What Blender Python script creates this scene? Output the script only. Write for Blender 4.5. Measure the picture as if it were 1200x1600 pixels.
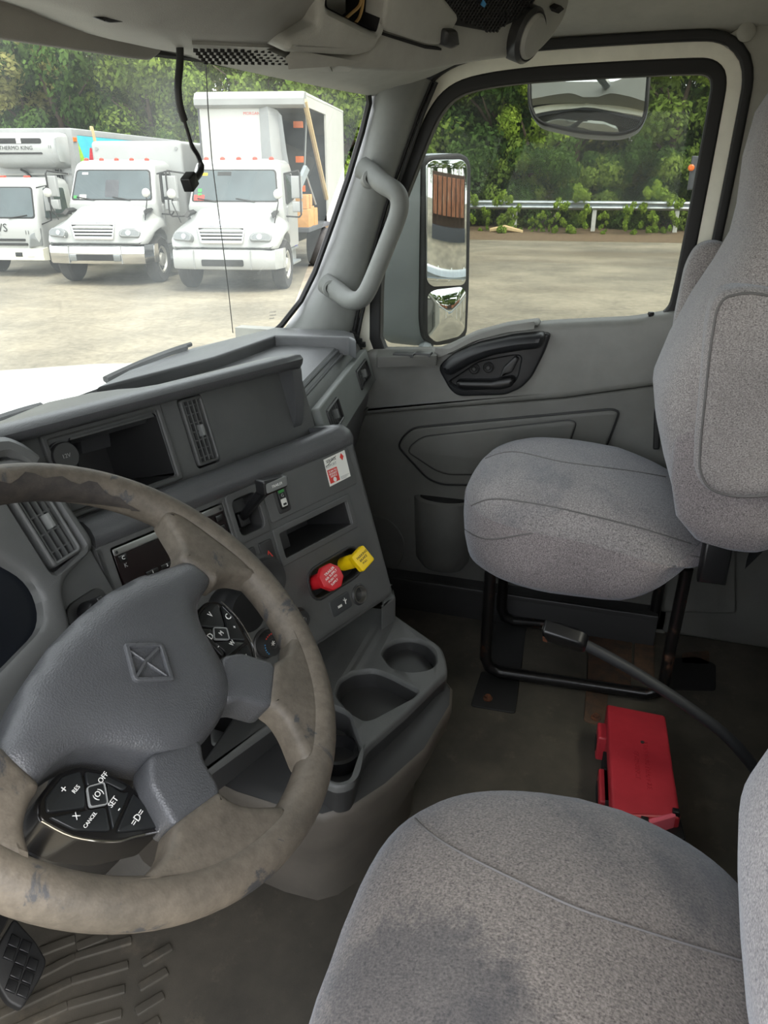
import bpy, bmesh, math, random
from mathutils import Vector as V, Matrix, noise as mnoise
from mathutils.geometry import tessellate_polygon, delaunay_2d_cdt
random.seed(7)
for o in list(bpy.data.objects): bpy.data.objects.remove(o)
scene = bpy.context.scene
COL = scene.collection
R_ = math.radians
# ------------------------------------------------------------------ camera
FPX = 1204.0; PITCH = R_(23.7); YAW = R_(73.0); CAM = V((-0.98, 0.0, 1.10))
_fh = V((math.sin(YAW), math.cos(YAW), 0))
CR = V((math.cos(YAW), -math.sin(YAW), 0))
CF = _fh*math.cos(PITCH) - V((0, 0, 1))*math.sin(PITCH)
CU = _fh*math.sin(PITCH) + V((0, 0, 1))*math.cos(PITCH)
cd = bpy.data.cameras.new('camera'); cam = bpy.data.objects.new('camera', cd); COL.objects.link(cam)
cd.sensor_fit = 'VERTICAL'; cd.sensor_height = 36.0; cd.lens = FPX/1600*36.0
cd.clip_start = 0.02; cd.clip_end = 300
m3 = Matrix((CR, CU, -CF)).transposed()
cam.matrix_world = Matrix.Translation(CAM) @ m3.to_4x4()
scene.camera = cam
# ------------------------------------------------------------------ world, sun, exposure
w = bpy.data.worlds.new('world'); scene.world = w; w.use_nodes = True
nt = w.node_tree; nt.nodes.clear()
wo = nt.nodes.new('ShaderNodeOutputWorld'); bg = nt.nodes.new('ShaderNodeBackground')
sky = nt.nodes.new('ShaderNodeTexSky'); sky.sky_type = 'NISHITA'; sky.sun_disc = False
sky.sun_elevation = R_(58); sky.sun_rotation = R_(200); sky.dust_density = 4.0; sky.air_density = 1.0; sky.ozone_density = 1.0
mixw = nt.nodes.new('ShaderNodeMix'); mixw.data_type = 'RGBA'; mixw.inputs[0].default_value = 0.72
mixw.inputs[7].default_value = (5.7, 5.75, 5.8, 1)      # high thin overcast over the clear-sky model
nt.links.new(sky.outputs[0], mixw.inputs[6]); nt.links.new(mixw.outputs[2], bg.inputs[0])
bg.inputs[1].default_value = 0.34
nt.links.new(bg.outputs[0], wo.inputs[0])
sd = bpy.data.lights.new('sun', 'SUN'); sun = bpy.data.objects.new('sun', sd); COL.objects.link(sun)
sd.energy = 1.5; sd.angle = R_(16); sd.color = (1.0, 0.96, 0.88)
sun.rotation_euler = (V((-0.30, -0.42, 0.86))).to_track_quat('Z', 'Y').to_euler()
scene.view_settings.view_transform = 'Standard'; scene.view_settings.look = 'None'
scene.view_settings.gamma = 1.0; scene.view_settings.use_curve_mapping = False
scene.view_settings.exposure = 1.65

# ------------------------------------------------------------------ projection helpers (surveying the place from the photograph)
def ray(x, y): return CF + CR*((x-600)/FPX) + CU*((800-y)/FPX)
def PX(x, y, v): d = ray(x, y); return CAM + d*((v-CAM.x)/d.x)
def PY(x, y, v): d = ray(x, y); return CAM + d*((v-CAM.y)/d.y)
def PZ(x, y, v): d = ray(x, y); return CAM + d*((v-CAM.z)/d.z)
class Fr:
    def __init__(s, O, a, b): s.O = V(O); s.a = V(a).normalized(); s.b = V(b).normalized(); s.n = s.a.cross(s.b)
    def pt(s, u, v, w=0): return s.O + s.a*u + s.b*v + s.n*w
    def uv(s, x, y, w=0):
        d = ray(x, y); t = (s.O + s.n*w - CAM).dot(s.n)/d.dot(s.n); q = CAM + d*t - s.O
        return (q.dot(s.a), q.dot(s.b))
    def uvs(s, pts, w=0): return [s.uv(*p, w) for p in pts]
    def shift(s, u, v, w, rot=0):
        c, n = math.cos(rot), math.sin(rot)
        return Fr(s.pt(u, v, w), s.a*c + s.b*n, s.b*c - s.a*n)
def tilt_frame(O, al, T):
    al = R_(al); T = R_(T); h = V((math.sin(al), math.cos(al), 0))
    return Fr(O, (math.cos(al), -math.sin(al), 0), h*math.sin(T) + V((0, 0, 1))*math.cos(T))
XY = Fr((0, 0, 0), (1, 0, 0), (0, 1, 0))

# ------------------------------------------------------------------ mesh helpers
def rpoly(pts, r, n=4):
    out = []; L = len(pts)
    for i in range(L):
        rr = r[i] if isinstance(r, (list, tuple)) else r
        p0, p, p1 = V(pts[i-1]), V(pts[i]), V(pts[(i+1) % L])
        a = p0-p; b = p1-p
        d = min(rr, a.length*.49, b.length*.49)
        if d < 1e-6: out.append(tuple(p)); continue
        A = p + a.normalized()*d; B = p + b.normalized()*d
        for k in range(n+1):
            t = k/n; out.append(tuple(A*(1-t)**2 + p*2*t*(1-t) + B*t*t))
    return out
def rrect(u0, u1, v0, v1, r, n=4): return rpoly([(u0, v0), (u1, v0), (u1, v1), (u0, v1)], r, n)
def circ(u, v, r, n=20, ry=None): return [(u+r*math.cos(2*math.pi*k/n), v+(ry or r)*math.sin(2*math.pi*k/n)) for k in range(n)]
def area2(l): return sum(l[i-1][0]*l[i][1]-l[i][0]*l[i-1][1] for i in range(len(l)))
def ccw(l): return list(l) if area2(l) > 0 else list(reversed(l))
def offs(l, d):
    """inset a ccw loop by d"""
    out = []; L = len(l)
    for i in range(L):
        p0, p, p1 = V(l[i-1]), V(l[i]), V(l[(i+1) % L])
        e0 = p-p0; e1 = p1-p
        if e0.length < 1e-9: e0 = e1
        if e1.length < 1e-9: e1 = e0
        e0 = e0.normalized(); e1 = e1.normalized()
        n0 = V((-e0.y, e0.x)); n1 = V((-e1.y, e1.x)); m = n0+n1
        if m.length < 1e-6: m = n0
        m.normalize(); c = max(.45, m.dot(n0)); q = p + m*(d/c); out.append((q.x, q.y))
    return out
class MB:
    def __init__(s): s.v = []; s.f = []
    def add(s, vs, fs):
        b = len(s.v); s.v += [tuple(v) for v in vs]; s.f += [tuple(i+b for i in f) for f in fs]; return s
    def loft(s, rings, closed=True, cap0=False, cap1=False, loop=False):
        n = len(rings[0]); vs = [p for r in rings for p in r]; fs = []
        m = len(rings)
        for i in range(m if loop else m-1):
            i2 = (i+1) % m
            for j in range(n if closed else n-1):
                k = (j+1) % n; fs.append((i*n+j, i*n+k, i2*n+k, i2*n+j))
        if cap0: fs.append(tuple(reversed(range(n))))
        if cap1: fs.append(tuple(range((m-1)*n, m*n)))
        return s.add(vs, fs)
    def tube(s, path, r, n=8, closed=False, sq=1.0):
        P = [V(p) for p in path]; rings = []
        up = None; L = len(P)
        for i, p in enumerate(P):
            if closed: t = P[(i+1) % L]-P[i-1]
            else: t = P[min(i+1, L-1)]-P[max(i-1, 0)]
            t.normalize()
            if up is None: up = V((0, 0, 1)) if abs(t.z) < .9 else V((0, 1, 0))
            a = up - t*up.dot(t)
            if a.length < 1e-5: a = V((1, 0, 0)) - t*t.x
            a.normalize(); b = t.cross(a); up = a
            rr = r[i] if isinstance(r, (list, tuple)) else r
            rings.append([p + a*(rr*math.cos(2*math.pi*k/n)) + b*(rr*sq*math.sin(2*math.pi*k/n)) for k in range(n)])
        return s.loft(rings, cap0=not closed, cap1=not closed, loop=closed)
    def lathe(s, fr, prof, n=20, u=0, v=0, cap0=True, cap1=True):
        rings = [[fr.pt(u+r*math.cos(2*math.pi*k/n), v+r*math.sin(2*math.pi*k/n), h) for k in range(n)] for r, h in prof]
        return s.loft(rings, cap0=cap0, cap1=cap1)
    def fill(s, fr, loop, w, holes=()):
        pts = [(p[0], p[1]) for p in loop]; all_ = [[V((p[0], p[1], 0)) for p in pts]]
        for h in holes: all_.append([V((p[0], p[1], 0)) for p in h])
        tris = tessellate_polygon(all_); flat = [p for l in all_ for p in l]
        return s.add([fr.pt(p.x, p.y, w) for p in flat], [tuple(t) for t in tris])
    def prism(s, fr, loop, w0, w1, ch=0.0, holes=(), back=True, steps=3, hd=None, hch=None):
        loop = ccw(loop); rings = [[fr.pt(*p, w0) for p in loop]]
        sg = 1 if w1 > w0 else -1
        if ch > 0:
            for k in range(steps+1):
                a = k/steps*math.pi/2
                l = offs(loop, ch*(1-math.cos(a))) if k else loop
                rings.append([fr.pt(*p, w1-sg*ch*(1-math.sin(a))) for p in l])
            top = offs(loop, ch)
        else:
            rings.append([fr.pt(*p, w1) for p in loop]); top = loop
        s.loft(rings)
        if back: s.fill(fr, loop, w0, holes)
        hl = []
        for h in holes:
            h = ccw(h); d = w0 if hd is None else w1-sg*hd
            c = ch*.6 if hch is None else hch
            if c > 0:
                big = offs(h, -c); hl.append(big)
                s.loft([[fr.pt(*p, w1) for p in big], [fr.pt(*p, w1-sg*c) for p in h], [fr.pt(*p, d) for p in h]])
            else:
                hl.append(h); s.loft([[fr.pt(*p, w1) for p in h], [fr.pt(*p, d) for p in h]])
        s.fill(fr, top, w1, hl); return s
    def box(s, fr, u0, u1, v0, v1, w0, w1, ch=0.0, r=0.0):
        return s.prism(fr, rrect(u0, u1, v0, v1, r) if r else [(u0, v0), (u1, v0), (u1, v1), (u0, v1)], w0, w1, ch)
    def cup(s, fr, loop, w1, w0, taper=0.0):
        """open recess: inner walls and bottom"""
        loop = ccw(loop); bot = offs(loop, taper) if taper else loop
        s.loft([[fr.pt(*p, w1) for p in loop], [fr.pt(*p, w0) for p in bot]]); return s.fill(fr, bot, w0)
    def dome(s, fr, loop, hfun, wb, step):
        """height field over an outline: hfun(distance to the edge, u, v), with a skirt down to wb"""
        loop = ccw(loop); P = [V((p[0], p[1])) for p in loop]; n = len(P); S = [(P[i], P[(i+1) % n]-P[i]) for i in range(n)]
        def dist(q):
            b = 9
            for a, d in S:
                t = max(0, min(1, (q-a).dot(d)/max(1e-12, d.length_squared))); b = min(b, (q-a-d*t).length)
            return b
        def inside(q):
            c = False
            for a, d in S:
                e = a+d
                if (a.y > q.y) != (e.y > q.y) and q.x < d.x*(q.y-a.y)/(d.y)+a.x: c = not c
            return c
        us = [p.x for p in P]; vs_ = [p.y for p in P]; pts = list(P); dd = [0.0]*n
        for f_ in (.25, .6):
            for q in offs(loop, step*f_):
                q = V(q)
                if inside(q): pts.append(q); dd.append(dist(q))
        v = min(vs_)
        while v < max(vs_):
            u = min(us)
            while u < max(us):
                q = V((u, v))
                if inside(q):
                    k = dist(q)
                    if k > step*.8: pts.append(q); dd.append(k)
                u += step
            v += step
        vo, eo, fo, ov, oe, of = delaunay_2d_cdt(pts, [(i, (i+1) % n) for i in range(n)], [], 1, 1e-7)
        s.add([fr.pt(q.x, q.y, hfun(dist(q), q.x, q.y)) for q in vo], [tuple(f) for f in fo])
        return s.loft([[fr.pt(p.x, p.y, hfun(0, p.x, p.y)) for p in P], [fr.pt(p.x, p.y, wb) for p in P]])
    def grid(s, fn, nu, nv, closed_u=False):
        vs = [fn(i/nu, j/nv) for j in range(nv+1) for i in range(nu+1)]
        fs = [(j*(nu+1)+i, j*(nu+1)+i+1, (j+1)*(nu+1)+i+1, (j+1)*(nu+1)+i) for j in range(nv) for i in range(nu)]
        return s.add(vs, fs)
    def build(s, name, mat, parent=None, smooth=38, recalc=True):
        me = bpy.data.meshes.new(name); me.from_pydata([tuple(v) for v in s.v], [], s.f)
        bm = bmesh.new(); bm.from_mesh(me)
        bmesh.ops.remove_doubles(bm, verts=bm.verts, dist=1e-5)
        if recalc: bmesh.ops.recalc_face_normals(bm, faces=bm.faces)
        bm.to_mesh(me); bm.free()
        me.polygons.foreach_set('use_smooth', [True]*len(me.polygons)); me.set_sharp_from_angle(angle=R_(smooth))
        me.materials.append(M[mat]); me.update()
        o = bpy.data.objects.new(name, me); COL.objects.link(o); put(o, parent); return o
WM = {}
def put(o, parent):
    if parent is not None:
        o.parent = parent; o.matrix_parent_inverse = WM.get(parent.name, Matrix()).inverted()
def thing(name, label, cat, loc=(0, 0, 0), group=None, kind=None):
    o = bpy.data.objects.new(name, None); COL.objects.link(o); o.location = loc; o.empty_display_size = .1
    WM[o.name] = Matrix.Translation(V(loc)); tag(o, label, cat, group, kind); return o
def tag(o, label=None, cat=None, group=None, kind=None):
    if label: o['label'] = label
    if cat: o['category'] = cat
    if group: o['group'] = group
    if kind: o['kind'] = kind
    return o
def struct(o, label=None): return tag(o, label, None, None, 'structure')
def copy_tree(o, parent=None):
    c = o.copy(); COL.objects.link(c); c.parent = parent
    for k in o.children: copy_tree(k, c)
    return c
def text(name, s, fr, u, v, size, mat, parent, w=0.0, rot=0.0, ext=0.0002, align='CENTER', sx=1.0):
    cu = bpy.data.curves.new(name, 'FONT'); cu.body = s; cu.size = size; cu.extrude = ext
    cu.align_x = align; cu.align_y = 'CENTER'; cu.resolution_u = 2
    t = bpy.data.objects.new(name, cu); COL.objects.link(t)
    dg = bpy.context.evaluated_depsgraph_get(); me = bpy.data.meshes.new_from_object(t.evaluated_get(dg))
    bpy.data.objects.remove(t); bpy.data.curves.remove(cu)
    c, n = math.cos(rot), math.sin(rot)
    for vv in me.vertices:
        x, y, z = vv.co; x *= sx
        vv.co = fr.pt(u + x*c - y*n, v + x*n + y*c, w + z)
    me.materials.clear(); me.materials.append(M[mat]); me.name = name
    o = bpy.data.objects.new(name, me); COL.objects.link(o); put(o, parent); return o
# ------------------------------------------------------------------ materials
M = {}
def srgb(r, g, b):
    f = lambda c: (c/255/12.92 if c/255 <= .04045 else ((c/255+.055)/1.055)**2.4)
    return (f(r), f(g), f(b), 1)
class NT:
    def __init__(s, name):
        s.m = bpy.data.materials.new(name); s.m.use_nodes = True; s.t = s.m.node_tree; s.t.nodes.clear()
        s.out = s.n('ShaderNodeOutputMaterial'); M[name] = s.m
        s.co = s.n('ShaderNodeTexCoord').outputs['Object']
    def n(s, t, **k):
        nd = s.t.nodes.new(t)
        for a, b in k.items(): setattr(nd, a, b)
        return nd
    def l(s, a, b): s.t.links.new(a, b)
    def map(s, sc=(1, 1, 1), rot=(0, 0, 0), src=None):
        m = s.n('ShaderNodeMapping'); m.inputs['Scale'].default_value = sc; m.inputs['Rotation'].default_value = rot
        s.l(src or s.co, m.inputs['Vector']); return m.outputs[0]
    def noise(s, scale, detail=3, rough=.55, vec=None, dist=0):
        x = s.n('ShaderNodeTexNoise'); x.inputs['Scale'].default_value = scale; x.inputs['Detail'].default_value = detail
        x.inputs['Roughness'].default_value = rough; x.inputs['Distortion'].default_value = dist; s.l(vec or s.co, x.inputs['Vector']); return x.outputs['Fac']
    def voro(s, scale, vec=None, feature='F1'):
        x = s.n('ShaderNodeTexVoronoi'); x.feature = feature; x.inputs['Scale'].default_value = scale; s.l(vec or s.co, x.inputs['Vector']); return x.outputs['Distance']
    def wave(s, scale, vec=None, dist=0, dirn='X'):
        x = s.n('ShaderNodeTexWave'); x.bands_direction = dirn; x.inputs['Scale'].default_value = scale; x.inputs['Distortion'].default_value = dist
        s.l(vec or s.co, x.inputs['Vector']); return x.outputs['Fac']
    def ramp(s, fac, stops):
        x = s.n('ShaderNodeValToRGB'); e = x.color_ramp.elements
        while len(e) < len(stops): e.new(.5)
        for i, (p, c) in enumerate(stops):
            e[i].position = p; e[i].color = c if len(c) == 4 else (*c, 1)
        s.l(fac, x.inputs[0]); return x.outputs[0]
    def mix(s, fac, a, b, mode='MIX'):
        x = s.n('ShaderNodeMix', data_type='RGBA', blend_type=mode)
        for i, k in ((0, fac), (6, a), (7, b)):
            if isinstance(k, (int, float)): x.inputs[i].default_value = k
            elif isinstance(k, tuple): x.inputs[i].default_value = k if len(k) == 4 else (*k, 1)
            else: s.l(k, x.inputs[i])
        return x.outputs[2]
    def mth(s, op, a, b=0.0):
        x = s.n('ShaderNodeMath', operation=op)
        for i, k in ((0, a), (1, b)):
            if isinstance(k, (int, float)): x.inputs[i].default_value = k
            else: s.l(k, x.inputs[i])
        return x.outputs[0]
    def bsdf(s, col, rough=.5, metal=0, bump=None, bstr=.2, bdist=.001, spec=.5, sheen=0, coat=0, trans=0, emit=None, sheen_tint=None):
        p = s.n('ShaderNodeBsdfPrincipled')
        for k, v in (('Base Color', col), ('Roughness', rough), ('Metallic', metal)):
            if isinstance(v, tuple): p.inputs[k].default_value = v if len(v) == 4 else (*v, 1)
            elif isinstance(v, (int, float)): p.inputs[k].default_value = v
            else: s.l(v, p.inputs[k])
        p.inputs['Specular IOR Level'].default_value = spec; p.inputs['Sheen Weight'].default_value = sheen
        if sheen_tint: p.inputs['Sheen Tint'].default_value = sheen_tint
        p.inputs['Coat Weight'].default_value = coat; p.inputs['Transmission Weight'].default_value = trans
        if bump is not None:
            b = s.n('ShaderNodeBump'); b.inputs['Strength'].default_value = bstr; b.inputs['Distance'].default_value = bdist
            s.l(bump, b.inputs['Height']); s.l(b.outputs[0], p.inputs['Normal'])
        if emit: p.inputs['Emission Color'].default_value = (*emit[0], 1); p.inputs['Emission Strength'].default_value = emit[1]
        s.l(p.outputs[0], s.out.inputs[0]); return p
def plain(name, col, rough=.5, metal=0, var=.12, vs=9, **k):
    t = NT(name); c = col
    if var:
        n = t.noise(vs, 4, .6); d = tuple(x*(1-var) for x in col[:3]); e = tuple(min(1, x*(1+var)) for x in col[:3])
        c = t.ramp(n, [(.3, (*d, 1)), (.7, (*e, 1))])
    t.bsdf(c, rough, metal, **k); return t
def grained(name, col, rough=.5, gs=900, gstr=.35, dirt=None, dirt_amt=.4):
    t = NT(name); n = t.noise(7, 5, .65); d = tuple(x*.86 for x in col[:3]); e = tuple(x*1.12 for x in col[:3])
    c = t.ramp(n, [(.3, (*d, 1)), (.7, (*e, 1))])
    if dirt:
        f = t.ramp(t.noise(11, 6, .7), [(.48, (0, 0, 0)), (.75, (dirt_amt,)*3)]); c = t.mix(f, c, dirt)
    v = t.voro(gs); t.bsdf(c, rough, bump=v, bstr=gstr, bdist=.0006, spec=.4); return t
grained('dash_plastic', srgb(82, 83, 82), .48, 1100, .30, srgb(96, 94, 88), .25)
grained('dash_pad', srgb(80, 81, 82), .30, 700, .45)
grained('pod_plastic', srgb(86, 87, 86), .45, 1200, .25)
plain('dark_plastic', srgb(46, 46, 46), .42, var=.1)
plain('black_plastic', srgb(22, 22, 23), .35, var=.1)
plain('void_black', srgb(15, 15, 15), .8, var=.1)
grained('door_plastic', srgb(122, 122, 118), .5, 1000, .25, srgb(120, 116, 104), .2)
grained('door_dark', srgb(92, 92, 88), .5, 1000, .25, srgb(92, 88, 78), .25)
grained('door_black', srgb(30, 31, 33), .38, 1000, .2)
grained('pillar_plastic', srgb(120, 122, 119), .48, 1000, .25)
grained('dash_side', srgb(112, 116, 113), .5, 1000, .2)
grained('headliner', srgb(168, 167, 158), .75, 1400, .2)
grained('overhead_plastic', srgb(158, 158, 151), .5, 900, .3, srgb(134, 131, 121), .3)
grained('overhead_dark', srgb(142, 141, 135), .5, 900, .3)  # console face's shade put into a darker grey; the visor shares it
grained('back_trim', srgb(150, 149, 140), .6, 1200, .2)
plain('cream_paint', srgb(238, 236, 220), .35, var=.05, vs=25)
plain('rubber', srgb(26, 26, 26), .6, var=.15)
plain('steel', srgb(150, 150, 148), .3, 1.0, var=.1)
plain('chrome', srgb(225, 226, 228), .1, 1.0, var=.04)
plain('white_print', srgb(228, 228, 224), .5, var=0)
plain('grey_print', srgb(150, 152, 150), .5, var=0)
plain('green_print', srgb(60, 140, 70), .5, var=0)
plain('red_print', srgb(205, 60, 50), .5, var=0)
plain('blue_print', srgb(70, 140, 190), .5, var=0)
plain('black_print', srgb(25, 25, 25), .5, var=0)
plain('paper', srgb(228, 228, 220), .45, var=.03)
plain('red_knob', srgb(190, 28, 38), .35, var=.06)
plain('yellow_knob', srgb(232, 196, 12), .35, var=.06)
plain('usb_grey', srgb(60, 62, 63), .4, var=.05)
plain('socket_ring', srgb(170, 168, 160), .3, .9, var=.1)
plain('glossy_black', srgb(18, 17, 17), .25, var=0, coat=.15)
plain('radio_screen', srgb(24, 15, 15), .2, var=0, spec=.35)
plain('cluster_lens', srgb(24, 27, 32), .35, var=.2, spec=.2)
plain('button_black', srgb(30, 32, 33), .3, var=.06)
plain('wire_tan', srgb(150, 120, 70), .5)
plain('white_plastic', srgb(220, 220, 214), .4, var=.04)
# worn steering wheel rim: brown-grey leather, dark core where the skin is gone
t = NT('worn_rim')
n1 = t.noise(16, 6, .7, dist=.6); n2 = t.noise(9, 4, .6)
base = t.ramp(n2, [(.3, srgb(74, 69, 61)), (.7, srgb(102, 94, 83))])
sc = t.ramp(t.noise(120, 3, .6), [(.3, (.78,)*3), (.75, (1.15,)*3)])
base = t.mix(1.0, base, sc, 'MULTIPLY')
pm = t.ramp(n1, [(.60, (0, 0, 0)), (.65, (1, 1, 1))])
col = t.mix(pm, base, srgb(58, 58, 59))
hgt = t.mix(.5, t.voro(420), t.noise(160, 3))
t.bsdf(col, .58, bump=hgt, bstr=.3, bdist=.001, spec=.35)
grained('hub_leather', srgb(72, 73, 75), .32, 620, .55)
plain('hub_gap', srgb(20, 20, 20), .6, var=0)
# worn dark inner skin of the rim
t = NT('rim_dark'); t.bsdf(t.ramp(t.noise(60, 5, .7), [(.3, srgb(30, 28, 27)), (.7, srgb(56, 51, 46))]), .62, bump=t.noise(260, 4), bstr=.5, bdist=.001)
# seat cloth
def cloth(name, ca, cb, stain, amt, sscale, rib=(520, 160), ribdir='X', lo=.5, hi=.68, spot=None):
    t = NT(name)
    v = t.map((1, 1, 1))
    st3 = {'X': (1, .5, .5), 'Y': (.5, 1, .5), 'Z': (.5, .5, 1)}[ribdir]; ribs = t.noise(rib[0]*1.1, 1, .4, vec=t.map(st3)); cross = t.noise(rib[1]*3, 2, .5)
    sp = t.noise(420, 2, .6); f = t.mix(.42, ribs, cross); f2 = t.mix(.45, f, sp)
    c = t.ramp(f2, [(.34, ca), (.66, cb)])
    soft = t.ramp(t.noise(5, 4, .6), [(.3, (.86,)*3), (.7, (1.08,)*3)]); c = t.mix(1.0, c, soft, 'MULTIPLY')
    st = t.ramp(t.noise(sscale, 5, .62, dist=.4), [(lo, (0, 0, 0)), (hi, (amt,)*3)]); c = t.mix(st, c, stain)
    if spot:      # large dark soiled patch with a ragged outline
        d = t.n('ShaderNodeVectorMath', operation='DISTANCE'); t.l(t.co, d.inputs[0]); d.inputs[1].default_value = spot[0]
        k = t.mth('SUBTRACT', d.outputs['Value'], t.mth('MULTIPLY', t.noise(26, 7, .75, dist=1.2), spot[1]*2.4))
        c = t.mix(t.ramp(k, [(0.0, (.55,)*3), (.035, (0, 0, 0))]), c, stain)
    t.bsdf(c, .9, bump=f2, bstr=.55, bdist=.0015, spec=.15, sheen=.28, sheen_tint=(.80, .88, 1.0, 1)); return t  # bluish sheen tint stands in for the sky's reflection on the cloth
cloth('seat_cloth', srgb(92, 89, 90), srgb(168, 162, 160), srgb(84, 88, 96), .65, 4.5, lo=.52, hi=.72)
cloth('seat_side', srgb(84, 79, 80), srgb(166, 157, 156), srgb(84, 82, 84), .4, 6, rib=(620, 150), ribdir='Y', lo=.6, hi=.8)
cloth('driver_cloth', srgb(78, 72, 67), srgb(146, 137, 129), srgb(58, 58, 60), .6, 5.5, lo=.52, hi=.66, spot=((-.58, .10, .46), .062))
cloth('back_cloth', srgb(96, 91, 91), srgb(178, 171, 168), srgb(98, 98, 102), .3, 6, rib=(640, 150), ribdir='Z', lo=.6, hi=.8)
plain('thread', srgb(104, 101, 100), .8, var=.1)
# rubber floor mat with dust and rust
t = NT('floor_rubber')
c = t.ramp(t.noise(5, 6, .62), [(.3, srgb(54, 52, 47)), (.7, srgb(86, 81, 72))])
dst = t.ramp(t.noise(14, 7, .75), [(.56, (0, 0, 0)), (.8, (.55,)*3)]); c = t.mix(dst, c, srgb(118, 108, 93))
t.bsdf(c, .62, bump=t.noise(500, 3), bstr=.25, bdist=.001, spec=.35)
t = NT('tunnel_rubber')
c = t.ramp(t.noise(6, 5, .62), [(.3, srgb(70, 66, 60)), (.7, srgb(92, 86, 78))])
t.bsdf(c, .6, bump=t.noise(500, 3), bstr=.2, bdist=.001)
# painted steel with rust
t = NT('rusty_black')
f = t.ramp(t.noise(14, 6, .7), [(.57, (0, 0, 0)), (.72, (1, 1, 1))])
c = t.mix(f, srgb(22, 21, 21), t.ramp(t.noise(60, 4), [(.3, srgb(62, 40, 30)), (.7, srgb(126, 84, 60))]))
t.bsdf(c, t.mix(f, (.28,)*3, (.85,)*3), bump=t.noise(180, 4), bstr=.3)
t = NT('rust'); t.bsdf(t.ramp(t.noise(40, 6, .7), [(.3, srgb(52, 36, 28)), (.55, srgb(104, 60, 36)), (.75, srgb(138, 86, 56))]), .85, bump=t.noise(160, 4), bstr=.4)
t = NT('rust_stain'); t.bsdf(t.ramp(t.noise(24, 6, .7), [(.3, srgb(50, 44, 38)), (.6, srgb(84, 62, 46)), (.8, srgb(100, 74, 52))]), .8)
plain('orange_strap', srgb(150, 62, 24), .6, var=.3, vs=40)
t = NT('red_case')
c = t.ramp(t.noise(9, 5, .6), [(.3, srgb(150, 34, 44)), (.7, srgb(180, 50, 60))])
t.bsdf(c, .42, bump=t.noise(300, 3), bstr=.1)
plain('pink_plastic', srgb(214, 96, 112), .4)
plain('grey_pad', srgb(120, 122, 120), .55)
plain('black_belt', srgb(40, 41, 43), .55)
# glass: thin panes
def pane(name, tint, refl, haze=0.0):
    t = NT(name); tr = t.n('ShaderNodeBsdfTransparent'); tr.inputs[0].default_value = tint
    gl = t.n('ShaderNodeBsdfGlossy'); gl.inputs['Roughness'].default_value = .0
    lw = t.n('ShaderNodeLayerWeight'); lw.inputs[0].default_value = .5
    fac = t.mth('ADD', t.mth('MULTIPLY', t.mth('POWER', lw.outputs['Facing'], 5.0), .9), .06)
    ms = t.n('ShaderNodeMixShader'); t.l(t.mth('MULTIPLY', fac, refl), ms.inputs[0]); t.l(tr.outputs[0], ms.inputs[1]); t.l(gl.outputs[0], ms.inputs[2])
    last = ms.outputs[0]
    if haze:
        df = t.n('ShaderNodeBsdfTranslucent'); df.inputs[0].default_value = (.9, .95, .9, 1); m2 = t.n('ShaderNodeMixShader')
        f = t.ramp(t.noise(3.2, 5, .6), [(.35, (haze*.4,)*3), (.7, (haze*1.4,)*3)])
        t.l(f, m2.inputs[0]); t.l(last, m2.inputs[1]); t.l(df.outputs[0], m2.inputs[2]); last = m2.outputs[0]
    t.l(last, t.out.inputs[0])
pane('windshield_glass', (.56, .58, .55, 1), .9, .045)
pane('door_glass', (.55, .565, .54, 1), .09, .008)
pane('truck_glass', (.42, .50, .50, 1), 1.6)
t = NT('mirror_glass'); t.bsdf((.82, .85, .84, 1), .015, 1.0)
plain('mirror_housing', srgb(140, 148, 152), .5, var=.08)
# outside
plain('truck_white', srgb(166, 168, 166), .3, var=.03, vs=2, coat=.3)
plain('hood_white', srgb(226, 227, 220), .22, var=.02, vs=2, coat=.4)
plain('box_white', srgb(188, 188, 182), .5, var=.05, vs=1.5)
plain('box_grey', srgb(146, 148, 147), .5, var=.08, vs=2)
plain('box_dark', srgb(74, 76, 80), .7, var=.2, vs=3)
plain('tyre', srgb(52, 51, 50), .85, var=.2, vs=8)
plain('rim_steel', srgb(205, 203, 196), .35, .5, var=.1)
plain('headlamp', srgb(104, 108, 108), .08, var=.1, coat=1.0)
plain('amber', srgb(226, 110, 32), .3, var=.1)
plain('red_lamp', srgb(196, 66, 48), .3, var=.1)
plain('purple', srgb(112, 96, 206), .6, var=.08)
plain('tan_paint', srgb(196, 172, 128), .6, var=.1)
plain('crate_wood', srgb(196, 146, 88), .7, var=.2, vs=6)
plain('mural_teal', srgb(70, 186, 204), .6, var=.15, vs=1.5)
plain('mural_blue', srgb(64, 84, 140), .6, var=.2, vs=1.5)
plain('mural_red', srgb(190, 40, 52), .6, var=.2)
t = NT('mural_green'); t.bsdf(t.ramp(t.noise(1.7, 6, .7), [(.3, srgb(48, 130, 50)), (.5, srgb(150, 196, 50)), (.7, srgb(226, 214, 60))]), .6)
t = NT('rust_orange'); t.bsdf(t.ramp(t.noise(1.6, 6, .7), [(.3, srgb(92, 62, 50)), (.5, srgb(158, 98, 66)), (.7, srgb(176, 134, 104))]), .8)
plain('rail_steel', srgb(176, 182, 186), .35, .7, var=.12, vs=3)
plain('post_white', srgb(206, 206, 200), .6, var=.1)
plain('bark', srgb(84, 70, 58), .9, var=.3, vs=6)
t = NT('asphalt')
c = t.ramp(t.noise(.35, 7, .62), [(.3, srgb(96, 92, 82)), (.50, srgb(124, 118, 104)), (.70, srgb(150, 142, 124))])
sp = t.ramp(t.noise(9, 6, .8), [(.3, (.68,)*3), (.7, (1.18,)*3)]); c = t.mix(1.0, c, sp, 'MULTIPLY')
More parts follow.
